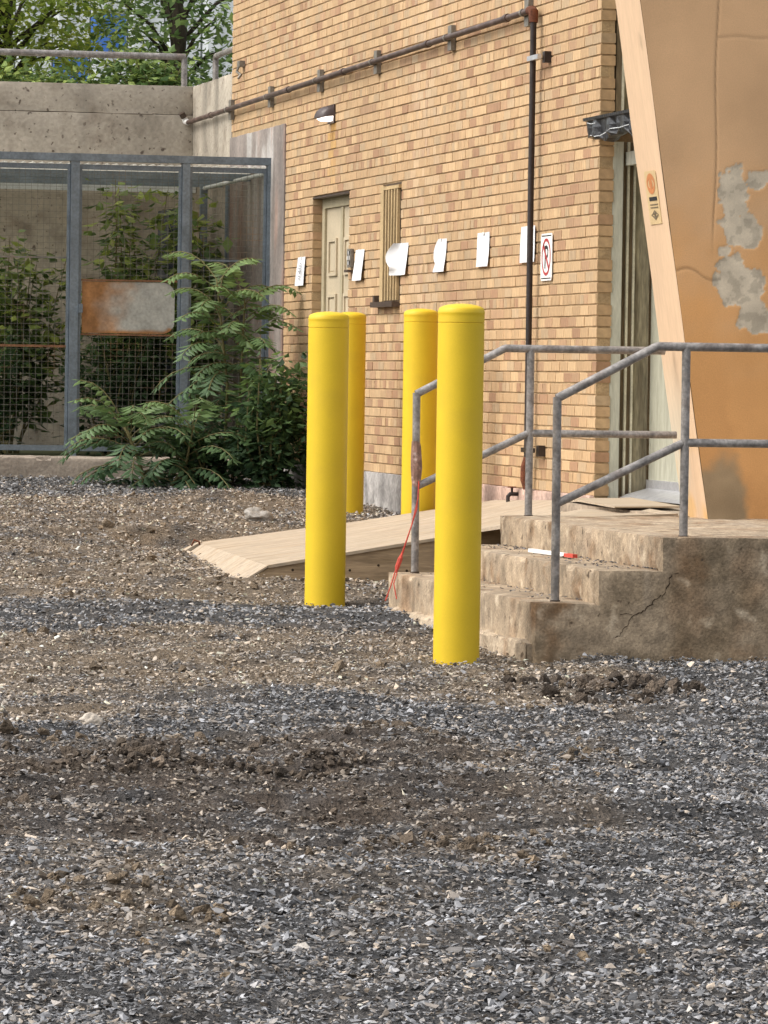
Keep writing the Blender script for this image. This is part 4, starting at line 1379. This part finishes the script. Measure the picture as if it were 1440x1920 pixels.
def sign_flat(polys, off, name, mat):
    mb = MB()
    for p in polys:
        mb.add([(SX - off, sc_y - u, sc_z + v) for u, v in p], [tuple(range(len(p)))])
    return mb.build(name, mat, sg, fix=False)


def ring(cx, cz, r0, r1, a0=0, a1=2 * math.pi, n=40):
    out = []
    for i in range(n):
        a, b = a0 + (a1 - a0) * i / n, a0 + (a1 - a0) * (i + 1) / n
        out.append([(cx + r0 * math.cos(a), cz + r0 * math.sin(a)), (cx + r1 * math.cos(a), cz + r1 * math.sin(a)), (cx + r1 * math.cos(b), cz + r1 * math.sin(b)), (cx + r0 * math.cos(b), cz + r0 * math.sin(b))])
    return out


pq = [[(-0.040, -0.072), (-0.014, -0.072), (-0.014, 0.072), (-0.040, 0.072)], [(-0.014, 0.050), (0.012, 0.050), (0.012, 0.072), (-0.014, 0.072)], [(-0.014, -0.012), (0.012, -0.012), (0.012, 0.010), (-0.014, 0.010)]]
pq += ring(0.012, 0.030, 0.020, 0.042, -math.pi / 2, math.pi / 2, 16)
sign_flat(pq, 0.0010, 'letter_p', m_black)
sign_flat(ring(0, 0, 0.098, 0.117), 0.0018, 'red_ring', m_red)
s_ = 0.075; w_ = 0.009
sign_flat([[(-s_ - w_, s_ - w_), (-s_ + w_, s_ + w_), (s_ + w_, -s_ + w_), (s_ - w_, -s_ - w_)]], 0.0018, 'red_slash', m_red)
sign_flat([[(-0.125, 0.129), (0.125, 0.129), (0.125, 0.136), (-0.125, 0.136)], [(-0.125, -0.136), (0.125, -0.136), (0.125, -0.129), (-0.125, -0.129)]], 0.0010, 'border_lines', m_black)

# ------------------------------------------------------------------ plants
def kite(p, d, side, L, w, fold):
    """leaf quad: base p, direction d, side vector, length, width"""
    nrm = np.cross(d, side)
    mid = p + d * L * 0.42
    return [p, mid + side * w * 0.5 + nrm * fold * w, p + d * L, mid - side * w * 0.5 + nrm * fold * w]


def unit(v):
    return v / (np.linalg.norm(v) + 1e-9)


class Leaves:
    def __init__(s):
        s.V, s.C = [], []

    def leaf(s, p, d, side, L, w, c, fold=0.18):
        s.V += kite(p, d, side, L, w, fold); s.C += [c] * 4

    def arrays(s):
        n = len(s.V) // 4
        b = (np.arange(n) * 4)[:, None]
        F = np.concatenate([b + np.array([[0, 1, 2]]), b + np.array([[0, 2, 3]])])
        return np.array(s.V), F, np.array(s.C, np.float32)


def frond(lv, st, p0, az, el, L, npair, lw, col, droop, r):
    """pinnate leaf: an arching stalk with paired leaflets"""
    d = np.array([math.cos(az) * math.cos(el), math.sin(az) * math.cos(el), math.sin(el)])
    p = np.array(p0, float)
    pts = [p.copy()]
    nseg = npair + 2
    for i in range(nseg):
        t = i / nseg
        d = unit(d + np.array([0, 0, -droop * (0.4 + 1.2 * t) / nseg * 2]))
        p = p + d * L / nseg
        pts.append(p.copy())
        if i >= 2:
            side0 = unit(np.cross(d, np.array([0, 0, 1.0])))
            nr = np.cross(side0, d)
            ll = lw * (1.0 if t < 0.6 else 1.0 - 0.75 * (t - 0.6)) * r.uniform(0.85, 1.1)
            for s in (-1, 1):
                ld = unit(side0 * s * 0.95 + d * 0.35 - np.array([0, 0, 1]) * r.uniform(0.15, 0.55))
                sd = unit(np.cross(ld, nr)) 
                c = np.array(col) * r.uniform(0.75, 1.25) 
                lv.leaf(p, ld, sd, ll, ll * 0.34, tuple(c))
    c = np.array(col)
    lv.leaf(p, d, unit(np.cross(d, [0, 0, 1.0])), lw * 0.6, lw * 0.22, tuple(c))
    st.tube(pts[::2] + [pts[-1]], [0.004] * len(pts[::2]) + [0.0015], 4, cap=False)


def sumac(label, base, h, nfr, Lf, lw, col, col2, seed, nst=1, spread=0.1, el0=0.9, zmin=0.15):
    r = np.random.default_rng(seed)
    t = thing('sumac_shrub', label, 'shrub', base)
    lv = Leaves(); fs = MB(); stm = MB()
    for s in range(nst):
        a = r.uniform(0, 6.28)
        dx, dy = spread * math.cos(a) * (nst > 1), spread * math.sin(a) * (nst > 1)
        top = np.array(base) + [dx * 2.2, dy * 2.2, h * r.uniform(0.8, 1.0)]
        b0 = np.array(base) + [dx * 0.6, dy * 0.6, -0.05]
        mid = (b0 + top) / 2 + r.normal(0, 0.03, 3)
        stm.tube([b0, mid, top], [0.016, 0.012, 0.006], 6)
        for k in range(nfr // nst):
            q = zmin + (1 - zmin) * (k + r.random()) / (nfr // nst)
            p = b0 + (mid - b0) * min(1, q * 2) if q < 0.5 else mid + (top - mid) * (q - 0.5) * 2
            az = k * 2.4 + r.uniform(-0.4, 0.4)
            el = 0.15 + el0 * q ** 1.5 + r.uniform(-0.15, 0.15)
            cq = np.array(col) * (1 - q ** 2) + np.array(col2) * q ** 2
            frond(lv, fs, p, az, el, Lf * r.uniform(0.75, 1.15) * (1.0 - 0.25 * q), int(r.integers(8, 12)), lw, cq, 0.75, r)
    stm.build('stem', m_greenstem, t, True)
    fs.build('stalks', m_greenstem, t, fix=False)
    V, F, C = lv.arrays()
    obj('foliage', V, F, m_leaf, t, C)
    return t


def bush(name, label, base, h, w, nstem, nleaf, leaf, col, col2, seed, cat='bush', lean=(0, 0), zlo=0.1, group=None):
    r = np.random.default_rng(seed)
    t = thing(name, label, cat, base, group)
    lv = Leaves(); stm = MB()
    B0 = np.array(base, float)
    for s in range(nstem):
        a = r.uniform(0, 6.28); rr = w * math.sqrt(r.random())
        top = B0 + [rr * math.cos(a) + lean[0], rr * math.sin(a) * 0.8 + lean[1], h * r.uniform(0.45, 1.0)]
        b0 = B0 + [0.25 * rr * math.cos(a), 0.2 * rr * math.sin(a), -0.04]
        mid = b0 * 0.5 + top * 0.5 + r.normal(0, 0.06, 3) * [1, 1, 0.4]
        stm.tube([b0, mid, top], [0.010, 0.007, 0.003], 5)
        for k in range(nleaf // nstem):
            q = zlo + (1 - zlo) * r.random() ** 0.8
            p = b0 + (mid - b0) * q * 2 if q < 0.5 else mid + (top - mid) * (q - 0.5) * 2
            off = r.normal(0, 1, 3) * [0.09, 0.09, 0.06]
            p = p + off
            d = unit(r.normal(0, 1, 3) * [1, 1, 0.35] + [0, 0, -0.25] + unit(off) * 0.8)
            sd = unit(np.cross(d, unit(np.array([r.normal(0, .35), r.normal(0, .35), 1.0]))))
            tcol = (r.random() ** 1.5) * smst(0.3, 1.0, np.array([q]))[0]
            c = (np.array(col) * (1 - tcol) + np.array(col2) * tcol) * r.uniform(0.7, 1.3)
            L = leaf * r.uniform(0.6, 1.25)
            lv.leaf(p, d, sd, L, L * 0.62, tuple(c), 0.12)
    stm.build('stem', m_greenstem, t, True)
    V, F, C = lv.arrays()
    obj('foliage', V, F, m_leaf, t, C)
    return t


gz_ = lambda x, y: float(ground_z(np.array([x]), np.array([y]))[0])
DG, MG, LG, YG = (0.045, 0.085, 0.036), (0.10, 0.17, 0.055), (0.17, 0.25, 0.07), (0.42, 0.48, 0.11)
sumac('tall fern leaved sumac shrub between the enclosure and brick wall', (-0.60, 9.35, gz_(-.6, 9.35)), 1.72, 72, 0.66, 0.14, (0.055, 0.110, 0.060), (0.17, 0.25, 0.080), 3, 2, 0.07, 0.8)
sumac('low spreading sumac shrub in front of the enclosure post', (-1.22, 9.0, gz_(-1.22, 9.0)), 0.52, 54, 0.70, 0.14, (0.060, 0.115, 0.060), (0.16, 0.24, 0.085), 4, 3, 0.13, 0.9, 0.1)
bush('leafy_bush', 'dense dark leafy bush at the foot of the brick wall end', (-0.36, 8.9, gz_(-.36, 8.9)), 1.05, 0.36, 26, 2600, 0.085, DG, LG, 5)
bush('leafy_bush', 'dark low undergrowth bush between the two sumac shrubs', (-0.80, 9.1, gz_(-.8, 9.1)), 0.55, 0.30, 14, 1100, 0.08, DG, MG, 6)
bush('climbing_weed', 'yellow green climbing weed behind the door bay of the enclosure', (-0.95, 12.4, 0.6), 2.40, 0.36, 16, 1700, 0.13, MG, YG, 7, 'weed', (0.12, 0), 0.35)
bush('climbing_weed', 'leafy weed behind the leftmost mesh bay of the enclosure', (-1.95, 12.6, 0.6), 1.95, 0.42, 16, 1700, 0.125, MG, YG, 8, 'weed', (0.1, 0), 0.25)
bush('climbing_weed', 'bright leafy weed behind the mesh bay next to brick wall', (-0.46, 12.0, 0.6), 2.40, 0.20, 9, 1000, 0.13, MG, YG, 9, 'weed', (0.0, 0), 0.3)
bush('climbing_weed', 'dark dense weed low behind the rusting plate', (-1.1, 12.0, 0.6), 1.25, 0.48, 16, 1900, 0.09, DG, MG, 10, 'weed', (0, 0), 0.05)
bush('climbing_weed', 'dark dense weed low behind the leftmost mesh bay', (-2.25, 12.0, 0.6), 1.15, 0.45, 14, 1600, 0.09, DG, MG, 11, 'weed', (0, 0), 0.05)


# trees on the terrace
def tree(label, base, h, cr, nclump, col, col2, seed, zc0=0.10, leaf=0.095, nl=170):
    r = np.random.default_rng(seed)
    t = thing('broadleaf_tree', label, 'tree', base, 'trees on the terrace')
    B0 = np.array(base, float)
    tr = MB(); lv = Leaves()
    top = B0 + [r.normal(0, .2), r.normal(0, .2), h * 0.85]
    m1 = B0 + (top - B0) * 0.35 + r.normal(0, 0.08, 3)
    tr.tube([B0 - [0, 0, 0.1], m1, B0 + (top - B0) * 0.7 + r.normal(0, .1, 3), top], [0.09, 0.07, 0.045, 0.012], 8)
    for k in range(nclump):
        q = zc0 + (1 - zc0) * (k + r.random()) / nclump
        a = r.uniform(0, 6.28)
        prof = math.sin(math.pi * min(1, 0.18 + 0.82 * q)) ** 0.6
        rr = cr * prof * math.sqrt(r.uniform(0.15, 1.0))
        cpt = B0 + [rr * math.cos(a), rr * math.sin(a), q * h]
        st_ = B0 + (top - B0) * max(0.12, q * 0.75 - 0.05)
        if k % 2 == 0:
            tr.tube([st_, (st_ + cpt) / 2 + [0, 0, 0.1], cpt], [0.028, 0.018, 0.006], 5)
        cl = r.uniform(0.0, 1.0)
        rad = r.uniform(0.22, 0.42)
        for i in range(nl):
            off = r.normal(0, 1, 3) * rad * np.array([0.7, 0.7, 0.42])
            p = cpt + off
            d = unit(r.normal(0, 1, 3) * [1, 1, 0.4] + unit(off) * 0.7 + [0, 0, -0.3])
            sd = unit(np.cross(d, unit(np.array([r.normal(0, .4), r.normal(0, .4), 1.0]))))
            c = (np.array(col) * (1 - cl) + np.array(col2) * cl) * r.uniform(0.75, 1.25)
            L = leaf * r.uniform(0.6, 1.3)
            lv.leaf(p, d, sd, L, L * 0.55, tuple(c), 0.12)
    tr.build('trunk', m_bark, t, True)
    V, F, C = lv.arrays()
    obj('crown', V, F, m_leaf2, t, C)
    return t


tree('bright yellow green tree above the railing middle', (-1.15, 19.3, 3.7), 2.9, 1.15, 62, (0.28, 0.38, 0.07), (0.62, 0.66, 0.15), 21, 0.2)
tree('mid green tree over the far end of the railing', (-2.45, 18.6, 3.7), 2.8, 1.1, 60, (0.25, 0.36, 0.07), (0.56, 0.63, 0.14), 22, 0.2)
tree('dark evergreen looking tree against the brick wall edge', (0.35, 18.2, 3.7), 3.2, 0.85, 60, (0.11, 0.19, 0.07), (0.30, 0.40, 0.13), 23, 0.05, 0.095, 120)
tree('dark tree beyond the frame edge over the railing', (-4.2, 19.5, 3.7), 3.6, 1.4, 40, (0.06, 0.11, 0.03), (0.14, 0.20, 0.05), 24)
for k, (bx, by, hh, ww, sd) in enumerate(((-2.2, 16.9, 0.62, 0.6, 31), (-1.2, 17.1, 0.55, 0.6, 32), (-0.15, 16.6, 0.62, 0.5, 33), (-3.4, 17.0, 0.6, 0.6, 34))):
    bush('hedge_shrub', ('dark low shrub under the far rail end', 'dark low shrub under the middle of the rail', 'dark low shrub behind the railing end post', 'dark low shrub beyond the picture edge')[k],
         (bx, by, 3.72), hh, ww, 18, 1500, 0.10, (0.10, 0.17, 0.055), (0.42, 0.50, 0.13), sd, 'shrub', (0, 0), 0.05, 'shrubs along the terrace edge')

# blue clad building far behind the trees
bb_ = thing('blue_building', 'far white and blue clad building glimpsed between the trees', 'building', (-4.0, 48.0, 3.7))
for i in range(34):
    xa = -13 + i * 0.6
    for (z0b, z1b, kind) in ((4.9, 5.45, i % 7 in (5, 6)), (5.46, 6.30, i % 7 == 6), (6.31, 7.0, i % 7 == 0), (7.01, 8.2, False)):
        MB().prism([(xa + 0.02, 48.0), (xa + 0.10, 47.95), (xa + 0.30, 47.95), (xa + 0.38, 48.0), (xa + 0.585, 48.0), (xa + 0.585, 48.2), (xa + 0.02, 48.2)], 2, z0b, z1b).build('cladding_panel', m_blue if kind else m_whiteclad, bb_)
MB().box(-13, 7.4, 48.02, 48.4, 3.7, 4.88).build('plinth', m_whiteclad, bb_)
MB().box(-13, 7.4, 48.02, 60, 8.2, 8.4).build('roof', m_whiteclad, bb_)

# ------------------------------------------------------------------ odd stones and clods one can pick out
def rock(name, label, x, y, s, c, seed, cat='stone', flat=(0.45, 0.7)):
    bm = bmesh.new()
    bmesh.ops.create_icosphere(bm, subdivisions=4, radius=1.0)
    V = np.array([v.co[:] for v in bm.verts]); F = [tuple(v.index for v in f.verts) for f in bm.faces]
    bm.free()
    k = 1 + 0.9 * (fbm(V, 1.3, seed, 2) - 0.5) + (0.55 if cat == 'clod' else 0.12) * (fbm(V, 5.0, seed + 2, 3) - 0.5)
    V = V * [1, 0.75, 0.5 * (flat[0] + flat[1])] * s * k[:, None]
    z = gz_(x, y) + 0.25 * s
    o = obj(name, V + [x, y, z], F, m_stone, None, np.array(c)[None] * (0.7 + 0.6 * fbm(V, 3, seed + 1))[:, None], False, (x, y, z))
    tag(o, label, cat)
    return o


rock('stone', 'pale round stone lying on gravel in the left foreground', -4.42, -9.6, 0.042, (0.42, 0.36, 0.29), 201, flat=(0.6, 0.8))
rock('stone', 'grey rock beside the ramp behind the second bollard', -1.30, 4.1, 0.10, (0.30, 0.27, 0.23), 202)
rock('soil_clod', 'largest dark brown soil clod right of the steps in the gravel', -2.02, -8.15, 0.055, (0.085, 0.058, 0.035), 203, 'clod')
rock('soil_clod', 'black clod against the brick wall base by the bollard', -0.16, 4.6, 0.07, (0.05, 0.04, 0.035), 205, 'clod')
